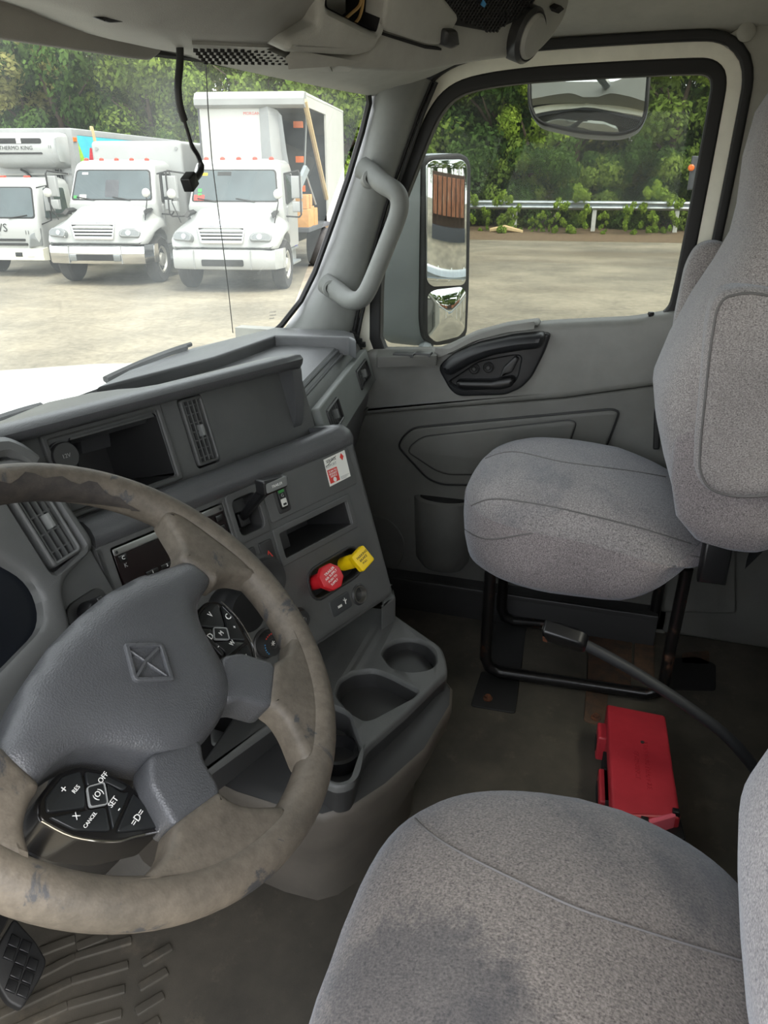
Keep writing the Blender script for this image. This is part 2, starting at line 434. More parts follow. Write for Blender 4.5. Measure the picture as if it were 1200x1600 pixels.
dk = t.ramp(t.noise(.22, 6, .7, vec=t.map((1, .35, 1))), [(.54, (0, 0, 0)), (.68, (.6,)*3)]); c = t.mix(dk, c, srgb(104, 94, 78))
ck = t.voro(.45, feature='DISTANCE_TO_EDGE', vec=t.map((1, .6, 1))); ck = t.ramp(ck, [(.0, (.22,)*3), (.010, (0, 0, 0))]); c = t.mix(ck, c, srgb(84, 80, 72))
t.bsdf(c, .9, bump=t.noise(30, 4), bstr=.2, bdist=.01, spec=.2)
t = NT('leaf_litter'); t.bsdf(t.ramp(t.noise(9, 6, .75), [(.3, srgb(80, 62, 46)), (.55, srgb(112, 94, 72)), (.75, srgb(96, 104, 58))]), .95, bump=t.noise(40, 4), bstr=.6, bdist=.03)
def leaf(name, a, b):
    t = NT(name); c = t.ramp(t.noise(.9, 4, .7), [(.3, a), (.7, b)])
    df = t.n('ShaderNodeBsdfDiffuse'); tl = t.n('ShaderNodeBsdfTranslucent'); ms = t.n('ShaderNodeMixShader'); ms.inputs[0].default_value = .38
    t.l(c, df.inputs[0]); t.l(c, tl.inputs[0]); t.l(df.outputs[0], ms.inputs[1]); t.l(tl.outputs[0], ms.inputs[2]); t.l(ms.outputs[0], t.out.inputs[0])
leaf('leaf_mid', srgb(82, 108, 48), srgb(150, 170, 80))
leaf('leaf_dark', srgb(52, 78, 40), srgb(98, 124, 62))
leaf('leaf_bright', srgb(104, 134, 46), srgb(160, 180, 76))
leaf('leaf_olive', srgb(126, 130, 76), srgb(184, 180, 112))
# ================================================================== THE CAB: setting
# floor with front toe slope
mb = MB()
prof = [(-.52, 0), (.30, 0), (.74, 0), (.80, .015), (.92, .16), (1.0, .36)]
rings = [[V((x, y, z)) for y, z in prof] + [V((x, y, z-.04)) for y, z in reversed(prof)] for x in (-.93, -.4, .2, .93)]
mb.loft(rings, cap0=True, cap1=True)
floor = struct(mb.build('floor', 'floor_rubber'), 'dark worn rubber cab floor with dust and rust stains')
# moulded heel ridges of the mat: (pixel quads on the floor plane)
def floor_bar(p0, p1, wd, h=.004):
    a = PZ(*p0, 0); b = PZ(*p1, 0); d = (b-a); L = d.length; d.normalize(); fr = Fr(a, d, V((-d.y, d.x, 0)))
    m = MB(); m.prism(fr, rpoly([(0, -wd/2), (L, -wd/2), (L, wd/2), (0, wd/2)], .003, 2), -.001, h, .0012)
    m.build('mat_ridge', 'floor_rubber', floor)
for k in range(6):
    floor_bar((0-14*k, 1556+38*k), (118-6*k, 1496+38*k), .014); floor_bar((118-6*k, 1496+38*k), (206-5*k, 1470+38*k), .014)
for k in range(5): floor_bar((222-5*k, 1507+38*k), (268-6*k, 1480+38*k), .014)
for k in range(2): floor_bar((60+60*k, 1490-8*k), (118+50*k, 1468-6*k), .016)
# bolted plates and bare metal under the passenger seat
def floor_plate(px, mat, name='floor_plate', h=.004, r=.01):
    m = MB(); m.prism(XY, rpoly([PZ(*p, 0)[:2] for p in px], r, 3), -.001, h, .001); return m.build(name, mat, floor)
floor_plate([(752, 1050), (735, 1104), (805, 1116), (812, 1062)], 'rubber')
floor_plate([(770, 975), (755, 1040), (815, 1052), (825, 960), (780, 950)], 'dark_plastic')
floor_plate([(920, 985), (918, 1068), (985, 1080), (988, 990)], 'rust_stain')
floor_plate([(916, 1075), (912, 1128), (945, 1136), (950, 1085)], 'rust_stain')
floor_plate([(822, 985), (812, 1052), (916, 1066), (918, 990)], 'floor_rubber')
floor_plate([(992, 1000), (990, 1062), (1022, 1068), (1022, 1000)], 'rust_stain')
floor_plate([(1050, 1030), (1040, 1078), (1118, 1080), (1118, 1040), (1090, 1028)], 'void_black', 'drain_well')
floor_plate([(1066, 1022), (1064, 1038), (1108, 1040), (1108, 1018)], 'rust_stain')
for px in ((762, 1092), (931, 1122), (946, 968)):
    m = MB(); c = PZ(*px, .004); m.lathe(Fr(c, (1, 0, 0), (0, 1, 0)), [(.011, 0), (.011, .003), (.007, .004), (.007, .009)], 10); m.build('bolt', 'rust', floor)
# ---- ceiling
def ceil_z(x): return 1.335 + .095*(1-abs(x/.93)**5)
mb = MB(); xs = [-.93+.0775*i for i in range(25)]
rings = [[V((x, y, ceil_z(x))) for x in xs] + [V((x, y, 1.50)) for x in reversed(xs)] for y in (-.52, -.2, .1, .4, .66)]
mb.loft(rings, cap0=True, cap1=True)
struct(mb.build('ceiling', 'headliner'), 'pale grey moulded headliner of the cab roof')
# ---- side walls, rear wall
def side(nm, sx, mat):
    m = MB(); f = Fr((sx*.935, 0, 0), (0, -1, 0), (0, 0, 1))
    lo = [(.16, 0), (.54, 0), (.54, 1.44), (.16, 1.44)]
    m.prism(f, rpoly(lo, .001), -.02, .045 if sx > 0 else .02, .004)
    m.box(f, -1.0, -.63, 0, .72, -.02, .02); m.box(f, -.7, .2, -.02, .085, -.02, .06 if sx > 0 else .02, .006)
    m.box(f, -.67, .2, 1.335, 1.46, -.02, .02)
    return struct(m.build(nm, mat))
wr = side('wall_right', 1, 'back_trim'); wl = side('wall_left', -1, 'back_trim')
m = MB(); f = Fr((0, -.50, 0), (-1, 0, 0), (0, 0, 1)); f = Fr((0, -.50, 0), (-1, 0, 0), (0, 0, 1))
m.prism(f, [(-.93, 0), (.93, 0), (.93, 1.46), (-.93, 1.46)], -.03, 0, 0, holes=[rrect(-.45, .45, .88, 1.22, .06)])  # unseen rear window opening, put in to let light into the cab
wb = struct(m.build('wall_back', 'back_trim'))
m = MB(); m.prism(f, rrect(-.455, .455, .875, 1.225, .06), -.018, -.012); o = m.build('added_rear_pane', 'door_glass', wb)
# lower rear trim panels beside the passenger seat
m = MB(); fb = Fr((0, -.46, 0), (-1, 0, 0), (0, 0, 1))
m.prism(fb, rpoly([(-.90, .02), (-.30, .02), (-.34, .30), (-.90, .34)], .03), -.04, .02, .015); m.build('kick_trim', 'door_dark', wb)
m = MB(); m.box(fb, -.93, .93, .0, .60, -.04, .0, .01); m.build('lower_lining', 'door_dark', wb)
fw_ = Fr((.935, 0, 0), (0, -1, 0), (0, 0, 1)); m = MB(); m.box(fw_, .10, .52, .0, .62, .0, .06, .01); m.build('lower_lining', 'door_dark', wr)
# raised trim with screw cap at the top of the rear pillar
DF = Fr((.88, 0, 0), (0, -1, 0), (0, 0, 1))
m = MB(); lp = DF.uvs([(1128, 72), (1140, 52), (1162, 40), (1260, 22), (1260, 500), (1118, 500), (1124, 380), (1170, 128), (1166, 98), (1150, 80)])
m.prism(DF, rpoly(lp, .02, 3), -.03, .004, .003); m.build('pillar_trim', 'back_trim', wr)
m = MB(); u, v = DF.uv(1166, 50, .012); m.lathe(DF, [(.017, .01), (.017, .014), (.014, .016)], 18, u, v); m.build('screw_cap', 'back_trim', wr)
m = MB(); lp = DF.uvs([(1046, 575), (1032, 590), (1022, 640), (1020, 700), (1030, 700), (1034, 640), (1060, 590)], .02); m.prism(DF, rpoly(lp, .004, 2), -.02, .035, .004); m.build('rear_seal', 'rubber', wr)

# ================================================================== passenger door
door = thing('door_1', 'grey moulded plastic truck door with window, seen from inside', None, (.9, .22, .09), kind='structure')
GL = [(594, 560), (595, 470), (597, 420), (612, 365), (636, 305), (668, 222), (684, 185), (706, 155), (742, 139), (827, 127), (950, 120), (1085, 114), (1106, 116), (1114, 128), (1108, 165), (1080, 320), (1051, 468), (1043, 485), (1026, 495), (990, 500), (800, 512), (700, 562)]
def chaikin(l, n=2):
    for _ in range(n):
        o = []
        for i in range(len(l)):
            p, q = l[i], l[(i+1) % len(l)]
            o += [(p[0]*.75+q[0]*.25, p[1]*.75+q[1]*.25), (p[0]*.25+q[0]*.75, p[1]*.25+q[1]*.75)]
        l = o
    return l
gl = chaikin(ccw(DF.uvs(GL, -.01)), 2)
g1 = offs(gl, -.027); g2 = offs(gl, -.056); g3 = offs(gl, -.074)
m = MB(); m.prism(DF, gl, -.022, -.018); m.build('window_pane', 'door_glass', door)
def ring(outer, inner, w0, w1, name, mat, ch=.004):
    m = MB(); m.prism(DF, outer, w0, w1, ch, holes=[inner]); return m.build(name, mat, door)
ring(g1, offs(gl, .002), -.03, .0, 'window_gasket', 'rubber', .005)
ring(g2, offs(gl, -.022), -.035, -.004, 'window_frame', 'cream_paint', .004)
ring(g3, offs(gl, -.054), -.035, .012, 'door_seal', 'rubber', .006)
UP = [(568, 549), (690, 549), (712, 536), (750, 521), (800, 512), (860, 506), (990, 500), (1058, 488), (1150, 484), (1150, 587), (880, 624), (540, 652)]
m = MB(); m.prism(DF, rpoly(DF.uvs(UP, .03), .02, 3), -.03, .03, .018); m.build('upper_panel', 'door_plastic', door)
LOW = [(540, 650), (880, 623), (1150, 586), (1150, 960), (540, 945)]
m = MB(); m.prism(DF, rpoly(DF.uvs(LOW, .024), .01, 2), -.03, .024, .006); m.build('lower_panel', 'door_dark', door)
P1 = [(622, 698), (628, 684), (645, 668), (955, 639), (968, 643), (955, 680), (930, 735), (900, 760), (690, 757), (668, 748)]
P2 = [(638, 706), (642, 696), (660, 682), (890, 656), (901, 660), (885, 705), (862, 740), (700, 741), (682, 735)]
m = MB(); m.prism(DF, rpoly(DF.uvs(P1, .03), .03, 4), .0, .034, .008); pk = m.build('pocket_frame', 'door_dark', door)
m = MB(); m.prism(DF, rpoly(DF.uvs(P2, .034), .02, 4), .0, .040, .005); m.build('pocket_panel', 'door_dark', door)
m = MB(); m.tube([DF.pt(*p, .031) for p in rpoly(DF.uvs(P1, .03), .03, 4)], .0028, 5, closed=True); m.build('pocket_groove', 'rubber', door)
m = MB(); m.tube([DF.pt(*p, .0355) for p in rpoly(DF.uvs(P2, .034), .02, 4)], .002, 5, closed=True); m.build('pocket_groove', 'rubber', door)
# crest of the armrest rising over the belt line
CR1 = [(672, 552), (700, 541), (738, 522), (790, 508), (840, 502), (842, 512), (790, 520), (745, 534), (705, 556)]
m = MB(); m.prism(DF, rpoly(DF.uvs(CR1, .04), .012, 3), -.01, .045, .016); m.build('belt_crest', 'door_plastic', door)
BZ = [(684, 574), (702, 556), (742, 538), (800, 525), (856, 520), (860, 524), (852, 548), (832, 588), (815, 606), (790, 617), (718, 619), (704, 610)]
m = MB(); m.prism(DF, rpoly(DF.uvs(BZ, .04), .015, 4), .0, .046, .006, holes=[rpoly(DF.uvs([(700, 598), (722, 584), (748, 566), (800, 556), (815, 556), (808, 590), (795, 605), (720, 608)], .046), .012, 3)], hd=.035)
bz = m.build('armrest_bezel', 'door_black', door)
m = MB(); m.cup(DF, rpoly(DF.uvs([(698, 600), (722, 582), (748, 564), (800, 554), (818, 554), (810, 592), (795, 607), (720, 610)], .046), .012, 3), .034, .0318); m.build('handle_recess', 'door_black', door)
HB = [(686, 575), (703, 557), (742, 539), (800, 526), (852, 521), (847, 545), (812, 549), (770, 556), (738, 568), (700, 590)]
m = MB(); m.prism(DF, rpoly(DF.uvs(HB, .07), .015, 4), .03, .078, .018); m.build('pull_handle', 'door_black', door)
LV = [(712, 597), (716, 594), (770, 594), (800, 588), (805, 592), (800, 604), (780, 609), (718, 607)]
m = MB(); m.prism(DF, rpoly(DF.uvs(LV, .05), .006, 3), .03, .060, .009); m.build('door_handle', 'black_plastic', door)
TR = [(805, 556), (811, 560), (800, 582), (780, 590), (786, 574)]
m = MB(); m.prism(DF, rpoly(DF.uvs(TR, .04), .005, 3), .03, .044, .005); m.build('latch_guard', 'dark_plastic', door)
for px in ((743, 574), (765, 572)):
    u, v = DF.uv(*px, .02); m = MB(); m.lathe(DF, [(.013, .03), (.013, .038), (.010, .041), (.006, .038), (.004, .041)], 16, u, v); m.build('round_screw', 'dark_plastic', door)
# bin with an oval mouth at the foot of the door
cx = DF.uv(690, 800, .05)[0]
m = MB(); prof = [(.05, .11), (.068, .14), (.072, .24), (.075, .315), (.066, .32), (.062, .30), (.060, .18)]
rings = []
for r, z in prof: rings.append([V((.875-.85*r*max(-.1, math.sin(a)), -cx + r*1.15*math.cos(a), z)) for a in [math.pi*2*k/28 for k in range(28)]])
m.loft(rings, cap0=True, cap1=True); m.build('door_bin', 'door_dark', door)
u, v = DF.uv(583, 850, .024); m = MB(); m.lathe(DF, [(.092, .02), (.092, .0255), (.089, .0265), (.086, .0245)], 36, u, v); m.build('speaker_grille', 'door_dark', door)
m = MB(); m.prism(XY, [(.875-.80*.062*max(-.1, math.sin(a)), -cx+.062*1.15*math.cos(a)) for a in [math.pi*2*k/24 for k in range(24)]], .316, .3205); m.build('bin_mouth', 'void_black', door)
# window switch plate and lock pin on the ledge
zs = .700
m = MB(); q = [PZ(*p, zs) for p in [(590, 549), (676, 547), (684, 558), (588, 561)]]
m.prism(XY, rpoly([(p.x, p.y) for p in q], .006, 3), zs-.02, zs+.004, .002); sp = m.build('switch_plate', 'door_dark', door)
for a, b in (((619, 551), (645, 557)), ((652, 551), (672, 556))):
    m = MB(); q0 = PZ(*a, zs+.004); q1 = PZ(*b, zs+.004); m.box(XY, min(q0.x, q1.x), max(q0.x, q1.x), min(q0.y, q1.y), max(q0.y, q1.y), zs, zs+.009, .002); m.build('window_switch', 'dark_plastic', sp)
lk = PX(1015, 506, .868); m = MB(); m.lathe(Fr(lk, (1, 0, 0), (0, 1, 0)), [(.016, -.004), (.016, .003), (.005, .005), (.005, .018), (.0075, .022), (.006, .026)], 14); m.build('lock_pin', 'black_plastic', door)
# sill plate under the door
m = MB(); m.box(XY, .80, .90, -.17, .64, .0, .088, .006); m.box(XY, .796, .812, -.17, .64, .078, .092, .003)
struct(m.build('trim_2', 'dark_plastic'), 'dark step sill under the passenger door')

# ================================================================== windshield, pillar
def ws_y(x, z): t = (z-.75)/.52; return (.885-.135*x*x)*(1-t) + (.645-.118*x*x)*t
def on_ws(px, py, off=0.0):
    d = ray(px, py); lo, hi = .3, 4.0
    for _ in range(50):
        t = (lo+hi)/2; p = CAM + d*t
        if p.y < ws_y(p.x, p.z)-off: lo = t
        else: hi = t
    return CAM + d*lo
win = thing('window_1', 'raked truck windshield with black rubber edge and a long hairline crack', None, (0, .88, .75), kind='structure')
m = MB(); m.grid(lambda a, b: V((-.80+1.6*a, ws_y(-.80+1.6*a, .74+.55*b), .74+.55*b)), 24, 8); m.build('windshield_pane', 'windshield_glass', win)
ed = [(330, 92), (420, 110), (520, 125), (560, 132), (575, 142), (577, 160), (566, 205), (545, 275), (520, 348), (492, 425), (470, 470), (440, 508), (425, 522)]
m = MB(); m.tube([on_ws(*p, .004) for p in ed], .0075, 6); m.build('windshield_gasket', 'rubber', win)
m = MB(); m.tube([on_ws(*p, .001) for p in [(321, 90), (325, 170), (331, 250), (340, 320), (349, 390), (357, 455), (364, 520)]], .0009, 4); m.build('glass_crack', 'dark_plastic', win)
# inspection mark etched in the corner of the glass
for i in range(3):
    a = on_ws(421, 488+i*5); b = on_ws(431-(i == 2)*3, 487+i*5); m = MB(); m.tube([a, b], .0007, 3); m.build('etched_mark', 'grey_print', win)
# A pillar trim: section rows from windshield edge to door seal
LE = [(585, 128), (578, 175), (560, 243), (538, 310), (516, 375), (490, 440), (463, 490), (436, 525)]
RE = [(672, 128), (652, 175), (628, 243), (604, 310), (585, 375), (568, 440), (556, 490), (548, 530)]
rows = []
for l, r in zip(LE, RE):
    A = on_ws(*l, .004); B = PX(*r, .868); mid = (A+B)/2; d = (B-A); nrm = V((-.75, -.6, .12)).normalized()
    rows.append([A + nrm*-.004, A.lerp(B, .06) + nrm*.022, A.lerp(B, .25) + nrm*.042, A.lerp(B, .5) + nrm*.046, A.lerp(B, .78) + nrm*.036, A.lerp(B, .96) + nrm*.014, B + V((.03, .0, 0)), A + V((.08, .015, 0))])
m = MB(); m.loft(rows, cap0=True, cap1=True); ap = struct(m.build('trim_1', 'pillar_plastic', smooth=50), 'grey plastic trim on the windshield pillar')
for dd in (0.0, .014):
    pth = [PX(r[0]+3+dd*500, r[1], .862) for r in RE]; m = MB(); m.tube(pth, .0045, 6); m.build('pillar_seal', 'rubber', ap)
# mirrored pillar on the driver side
m = MB(); m.loft([[V((-p.x, p.y, p.z)) for p in r] for r in rows], cap0=True, cap1=True); struct(m.build('trim_3', 'pillar_plastic', smooth=50))
# grab handle on the pillar
gh = thing('grab_handle', 'grey moulded grab handle screwed to the windshield pillar', 'handle', tuple(PX(517, 452, .80)))
pts = [((566, 262), .80), ((581, 272), .79), ((600, 288), .765), ((616, 298), .75), ((624, 312), .745), ((622, 335), .745), ((606, 378), .745), ((586, 428), .745), ((572, 458), .745), ((560, 469), .75), ((545, 468), .765), ((528, 456), .785), ((508, 442), .80)]
P3 = [PX(*p, x) for p, x in pts]
def smoothpath(P, n=4):
    out = []
    for i in range(len(P)-1):
        p0, p1, p2, p3 = P[max(i-1, 0)], P[i], P[i+1], P[min(i+2, len(P)-1)]
        for k in range(n):
            t = k/n; out.append(.5*((2*p1) + (p2-p0)*t + (2*p0-5*p1+4*p2-p3)*t*t + (3*p1-p0-3*p2+p3)*t**3))
    out.append(P[-1]); return out
sp_ = smoothpath(P3, 4)
m = MB(); m.tube(sp_, [.0245-.0045*math.sin(math.pi*i/(len(sp_)-1)) for i in range(len(sp_))], 12); m.build('grip', 'pillar_plastic', gh, smooth=60)
for (px, x) in (((580, 279), .772), ((517, 451), .775)):
    c = PX(*px, x); n = (CAM-c); n = V((-.85, -.5, .1)).normalized(); a = n.cross(V((0, 0, 1))).normalized()*-1; f = Fr(c, a, n.cross(a))
    m = MB(); m.lathe(f, [(.019, -.03), (.019, .0), (.013, .003), (.012, -.004), (.006, -.004), (.005, -.001)], 18); b = m.build('screw_boss', 'pillar_plastic', gh)
    m = MB(); m.lathe(f, [(.0115, -.003), (.0115, .0015), (.005, .0015), (.004, -.001)], 14); m.build('screw', 'black_plastic', b)
# ================================================================== dashboard
D = tilt_frame((-.13, .57, .62), 20, 18)          # centre stack plane, turned towards the driver
E_ = tilt_frame((-.25, .60, .62), 2, 28)          # driver side plane
dash = thing('dashboard', 'dark grey moulded truck dashboard under the windshield', 'dashboard', (.1, .75, .3))
def vent(fr, u0, u1, v0, v1, w, nv, nh, vertical=True, depth=.03, knob=True, fmat='dash_plastic'):
    m = MB(); m.prism(fr, rrect(u0, u1, v0, v1, .006), w-.012, w+.004, .003, holes=[rrect(u0+.005, u1-.005, v0+.005, v1-.005, .004)])
    f = m.build('air_vent', fmat, dash)
    m = MB(); m.cup(fr, rrect(u0+.003, u1-.003, v0+.003, v1-.003, .004), w-.004, w-depth); m.build('vent_duct', 'void_black', f)
    for k in range(nv):
        uc = u0+.005+(u1-u0-.01)*(k+.5)/nv; m = MB(); m.box(fr, uc-.0012, uc+.0012, v0+.004, v1-.004, w-.014, w-.001); m.build('slat', 'dash_plastic', f)
    for k in range(nh):
        vc = v0+.005+(v1-v0-.01)*(k+.5)/nh; m = MB(); m.box(fr, u0+.004, u1-.004, vc-.0010, vc+.0010, w-.012, w-.003); m.build('slat', 'dash_plastic', f)
    if knob:
        uc = u0+.005+(u1-u0-.01)*(nv//2+.5)/nv; m = MB(); m.box(fr, uc-.003, uc+.003, (v0+v1)/2-.009, (v0+v1)/2+.009, w-.006, w+.006, .0015); m.build('vent_tab', 'grey_pad', f)
    return f
# --- lower centre stack body with its padded ledge, swept along the plane
LPAD = [(-.252, -.30), (-.252, -.13), (-.245, -.125), (.028, -.125), (.034, -.001), (.040, .006), (.052, .010), (.064, .006), (.074, -.006), (.077, -.026), (.072, -.034), (.050, -.036), (.046, -.085), (.020, -.30)]
RPAD = [(-.252, -.30), (-.252, -.13), (-.245, -.125), (.028, -.125), (.034, -.001), (.040, .006), (.052, .010), (.066, .006), (.076, -.006), (.079, -.026), (.080, -.05), (.084, -.09), (.088, -.14), (.09, -.30)]
us = [-.115, .0, .2, .385, .388, .405, .414, .419, .420]
ins = [0, 0, 0, 0, 0, 0, .003, .009, .016]
rings = []
for u, i in zip(us, ins):
    P = LPAD if u < .387 else RPAD
    cv, cw = -.1, -.13
    rings.append([D.pt(u, cv+(v-cv)*(1-i/.17), cw+(w_-cw)*(1-i/.13)) for v, w_ in P])
m = MB(); m.loft(rings, cap0=True, cap1=True); m.build('centre_stack', 'dash_pad', dash, smooth=45)
m = MB(); m.box(D, -.11, .412, -.25, .03, -.14, -.126); m.build('stack_back', 'void_black', dash)
# face plate with openings
cub = rrect(.187, .354, -.094, -.052, .003, 2); rad = rrect(-.096, .099, -.030, .030, .004, 2); lev = rrect(.112, .166, -.032, .028, .012, 3)
pod = rpoly([(.219, -.186), (.350, -.183), (.350, -.131), (.219, -.134)], .024, 5)
usk = D.uv(559, 929); skt = circ(usk[0], usk[1], .0165, 20)
FP = rpoly([(-.118, -.258), (.419, -.258), (.419, .044), (-.118, .044)], [.002, .02, .006, .002], 4)
m = MB(); m.prism(D, FP, -.128, .003, .010, holes=[cub, rad, lev, pod, skt], hd=.03, back=False, hch=.0012); m.build('face_plate', 'dash_plastic', dash)
# radio
m = MB(); m.prism(D, rrect(-.094, .097, -.028, .028, .003), -.04, .002, .002); radio = m.build('radio', 'radio_screen', dash)
m = MB(); m.prism(D, rrect(-.094, .097, .017, .028, .003), -.03, .0032, .001); m.build('radio_top_glint', 'steel', radio)  # bright strip paints the reflection along the display's top edge
for k in range(6):
    m = MB(); u = -.058+k*.0245; m.box(D, u, u+.020, -.0255, -.0185, .0, .0038, .0008); b = m.build('radio_button', 'glossy_black', radio)
    text('button_mark', ['1', '2', '3', '4', '5', '6'][k], D, u+.010, -.022, .006, 'white_print', radio, .0040)
for k, (u, v) in enumerate([(-.083, .012), (.085, .010), (.085, -.006), (.085, -.020), (-.083, -.020)]):
    if k in (0, 1, 2, 3):
        m = MB(); m.box(D, u-.006, u+.006, v-.005, v+.005, .0, .0042, .001); m.build('radio_button', 'glossy_black', radio)
text('button_mark', 'C', D, -.083, .012, .007, 'white_print', radio, .0044); text('button_mark', 'K', D, -.082, .001, .008, 'grey_print', radio, .0026)
for u, v in ((-.089, .022), (.092, .022), (-.089, -.023), (.092, -.023)):
    m = MB(); m.lathe(D, [(.0022, .0), (.0022, .0036)], 8, u, v); m.build('radio_screw', 'black_plastic', radio)
# lever plate with recessed boot and hand lever
m = MB(); m.prism(D, rrect(.104, .174, -.042, .038, .008), -.002, .0055, .002, holes=[rrect(.1135, .1645, -.031, .027, .011)], hd=.006); m.build('lever_plate', 'dash_plastic', dash)
m = MB(); m.cup(D, rrect(.112, .166, -.032, .028, .012, 3), .004, -.020, .008); m.build('lever_recess', 'dark_plastic', dash)
m = MB(); m.prism(D, rrect(.128, .150, -.022, .002, .004), -.02, -.008, .003); m.build('lever_boot', 'black_plastic', dash)
A = D.pt(.139, -.008, -.014); ax = D.n*.85 + D.b*.50; ax.normalize()
sec = lambda c, hw, hh: [c + D.a*x*hw + D.b*y*hh for x, y in ((-1, -.6), (-.6, -1), (.6, -1), (1, -.6), (1, .6), (.6, 1), (-.6, 1), (-1, .6))]
lev_rings = [sec(A, .006, .007), sec(A+ax*.04, .0065, .0075), sec(A+ax*.075, .008, .009), sec(A+ax*.088, .0105, .010)]
m = MB(); m.loft(lev_rings, cap0=True, cap1=True); lv = m.build('hand_lever', 'black_plastic', dash)
T0 = A+ax*.092; f2 = Fr(T0, D.a, D.b*.75+D.n*.2)
m = MB(); m.prism(f2, rpoly([(-.013, -.012), (.034, -.012), (.038, .006), (-.013, .012)], .004, 3), -.011, .008, .003); m.build('lever_grip', 'black_plastic', lv)
m = MB(); m.prism(f2, rrect(-.010, .033, -.008, .007, .003), .0, .009, .0005); cap = m.build('lever_cap', 'grey_pad', lv)
text('lever_mark', 'TRAILER', f2, .011, -.0005, .006, 'white_print', lv, .0095)
# inset strip: slider switch and the sticker
m = MB(); m.prism(D, rrect(.178, .395, -.032, .036, .006), -.002, .005, .0015); st = m.build('inset_strip', 'dash_plastic', dash)
m = MB(); m.prism(D, rrect(.198, .226, -.024, .030, .006), .0, .0068, .0015, holes=[rrect(.204, .220, -.017, .020, .004)], hd=.004); m.build('switch_bezel', 'dark_plastic', dash)
m = MB(); m.prism(D, rrect(.2045, .2195, -.0165, .0195, .003), .0, .0085, .002); sw = m.build('rocker_switch', 'black_plastic', dash)
m = MB(); m.box(D, .206, .2182, .009, .018, .004, .0088); m.build('green_lens', 'green_print', sw)
m = MB(); m.prism(D, rrect(.206, .218, -.014, -.001, .002), .004, .0092, .0006); m.build('switch_symbol', 'white_plastic', sw)
m = MB(); m.box(D, .2085, .2155, -.012, -.0085, .006, .0096); m.build('switch_window', 'black_print', sw)
text('switch_mark', 'G', D, .2122, .004, .008, 'grey_print', sw, .0089)
sf = Fr(D.pt(0, 0, 0), D.a, D.b)
m = MB(); m.prism(sf, [(.325, -.016), (.3815, -.014), (.3835, .0335), (.327, .0315)], .0045, .0056); stk = m.build('sticker', 'paper', dash)
m = MB(); m.box(sf, .328, .353, -.012, .012, .005, .0060); m.build('sticker_red_panel', 'red_print', stk)
for k, t_ in enumerate(('SCAN TO', 'REQUEST', 'SERVICE')): text('sticker_print', t_, sf, .3405, .008-.0045*k, .0048, 'white_print', stk, .0062)
m = MB(); m.lathe(sf, [(.0042, .005), (.0042, .0062)], 12, .341, -.0075, cap0=False); m.build('sticker_emblem', 'white_print', stk)
text('sticker_print', 'SERVICE', sf, .344, .0262, .0072, 'black_print', stk, .0058, .03); text('sticker_print', 'SUPPORT', sf, .341, .0180, .0068, 'grey_print', stk, .0058, .03)
m = MB(); m.tube([sf.pt(.3285, .0185, .0060), sf.pt(.358, .030, .0060)], .0006, 4); m.build('sticker_stroke', 'black_print', stk)
m = MB(); m.prism(sf, [(.372, .018), (.377, .0245), (.372, .031), (.367, .0245)], .005, .0060); m.build('sticker_diamond', 'red_print', stk)
for k in range(3): m = MB(); m.box(sf, .356, .379-.004*k, -.0085-.002*k, -.0078-.002*k, .005, .0060); m.build('sticker_line', 'grey_print', stk)
# storage slot
m = MB(); m.prism(D, rrect(.174, .367, -.105, -.041, .004), -.004, .006, .002, holes=[rrect(.186, .355, -.094, -.052, .003)], hd=.008); m.build('slot_frame', 'dash_plastic', dash)
m = MB(); m.cup(D, cub, .0, -.10, .006); m.build('slot_recess', 'dark_plastic', dash)
m = MB(); m.box(D, .189, .235, -.091, -.058, -.09, -.03, .004); m.build('slot_block', 'dark_plastic', dash)
# hazard switch and blank
m = MB(); m.prism(D, rrect(.140, .168, -.100, -.052, .004), -.002, .006, .002); hz = m.build('hazard_switch', 'dark_plastic', dash)
m = MB(); tri = [(.154, -.068), (.1475, -.080), (.1605, -.080)]
m.prism(D, tri, .005, .0066, 0, holes=[offs(ccw(tri), .0016)]); m.build('hazard_triangle', 'red_print', hz)
m = MB(); m.prism(D, rrect(.104, .132, -.100, -.052, .004), -.002, .005, .002); m.build('blank_switch', 'dark_plastic', dash)
# brake valve pod and knobs
m = MB(); m.cup(D, pod, .001, -.014, .002); m.build('valve_pod', 'black_plastic', dash)
m = MB(); m.prism(D, offs(ccw(pod), -.004), -.002, .0055, .002, holes=[offs(ccw(pod), .001)], hd=.006); m.build('valve_pod_rim', 'dark_plastic', dash)
def knob(px, wb, shape, mat, lines, n_len, cpx):
    u, v = D.uv(*px, 0.0); base = D.pt(u, v, -.012)
    # knob axis leans a little: the head is surveyed from the photograph at its real height above the panel
    uh, vh = D.uv(*cpx, n_len); head = D.pt(uh, vh, n_len); ax = (head-base).normalized()
    a = (D.a - ax*D.a.dot(ax)).normalized(); f = Fr(base, a, ax.cross(a)); L = (head-base).length
    m = MB(); m.lathe(f, [(.0125, 0), (.0125, L*.55), (.010, L*.6), (.010, L*.82), (.013, L*.9)], 18); st = m.build('knob_stem', mat, dash)
    fh = Fr(head, f.a, f.b); m = MB(); m.prism(fh, shape, -.006, .006, .002); hd = m.build('valve_knob', mat, dash)
    for k, (t_, s_) in enumerate(lines): text('knob_print', t_, fh, 0, (len(lines)-1)*.5*.0065-.0065*k, s_, 'white_print' if mat == 'red_knob' else 'black_print', hd, .0062, .25)
    return fh, hd
octo = rpoly([(.0228*math.cos(R_(22.5+45*k)), .0228*math.sin(R_(22.5+45*k))) for k in range(8)], .002, 2)
diam = rpoly([(.0235*math.cos(R_(90*k+62)), .0235*math.sin(R_(90*k+62))) for k in range(4)], .004, 3)
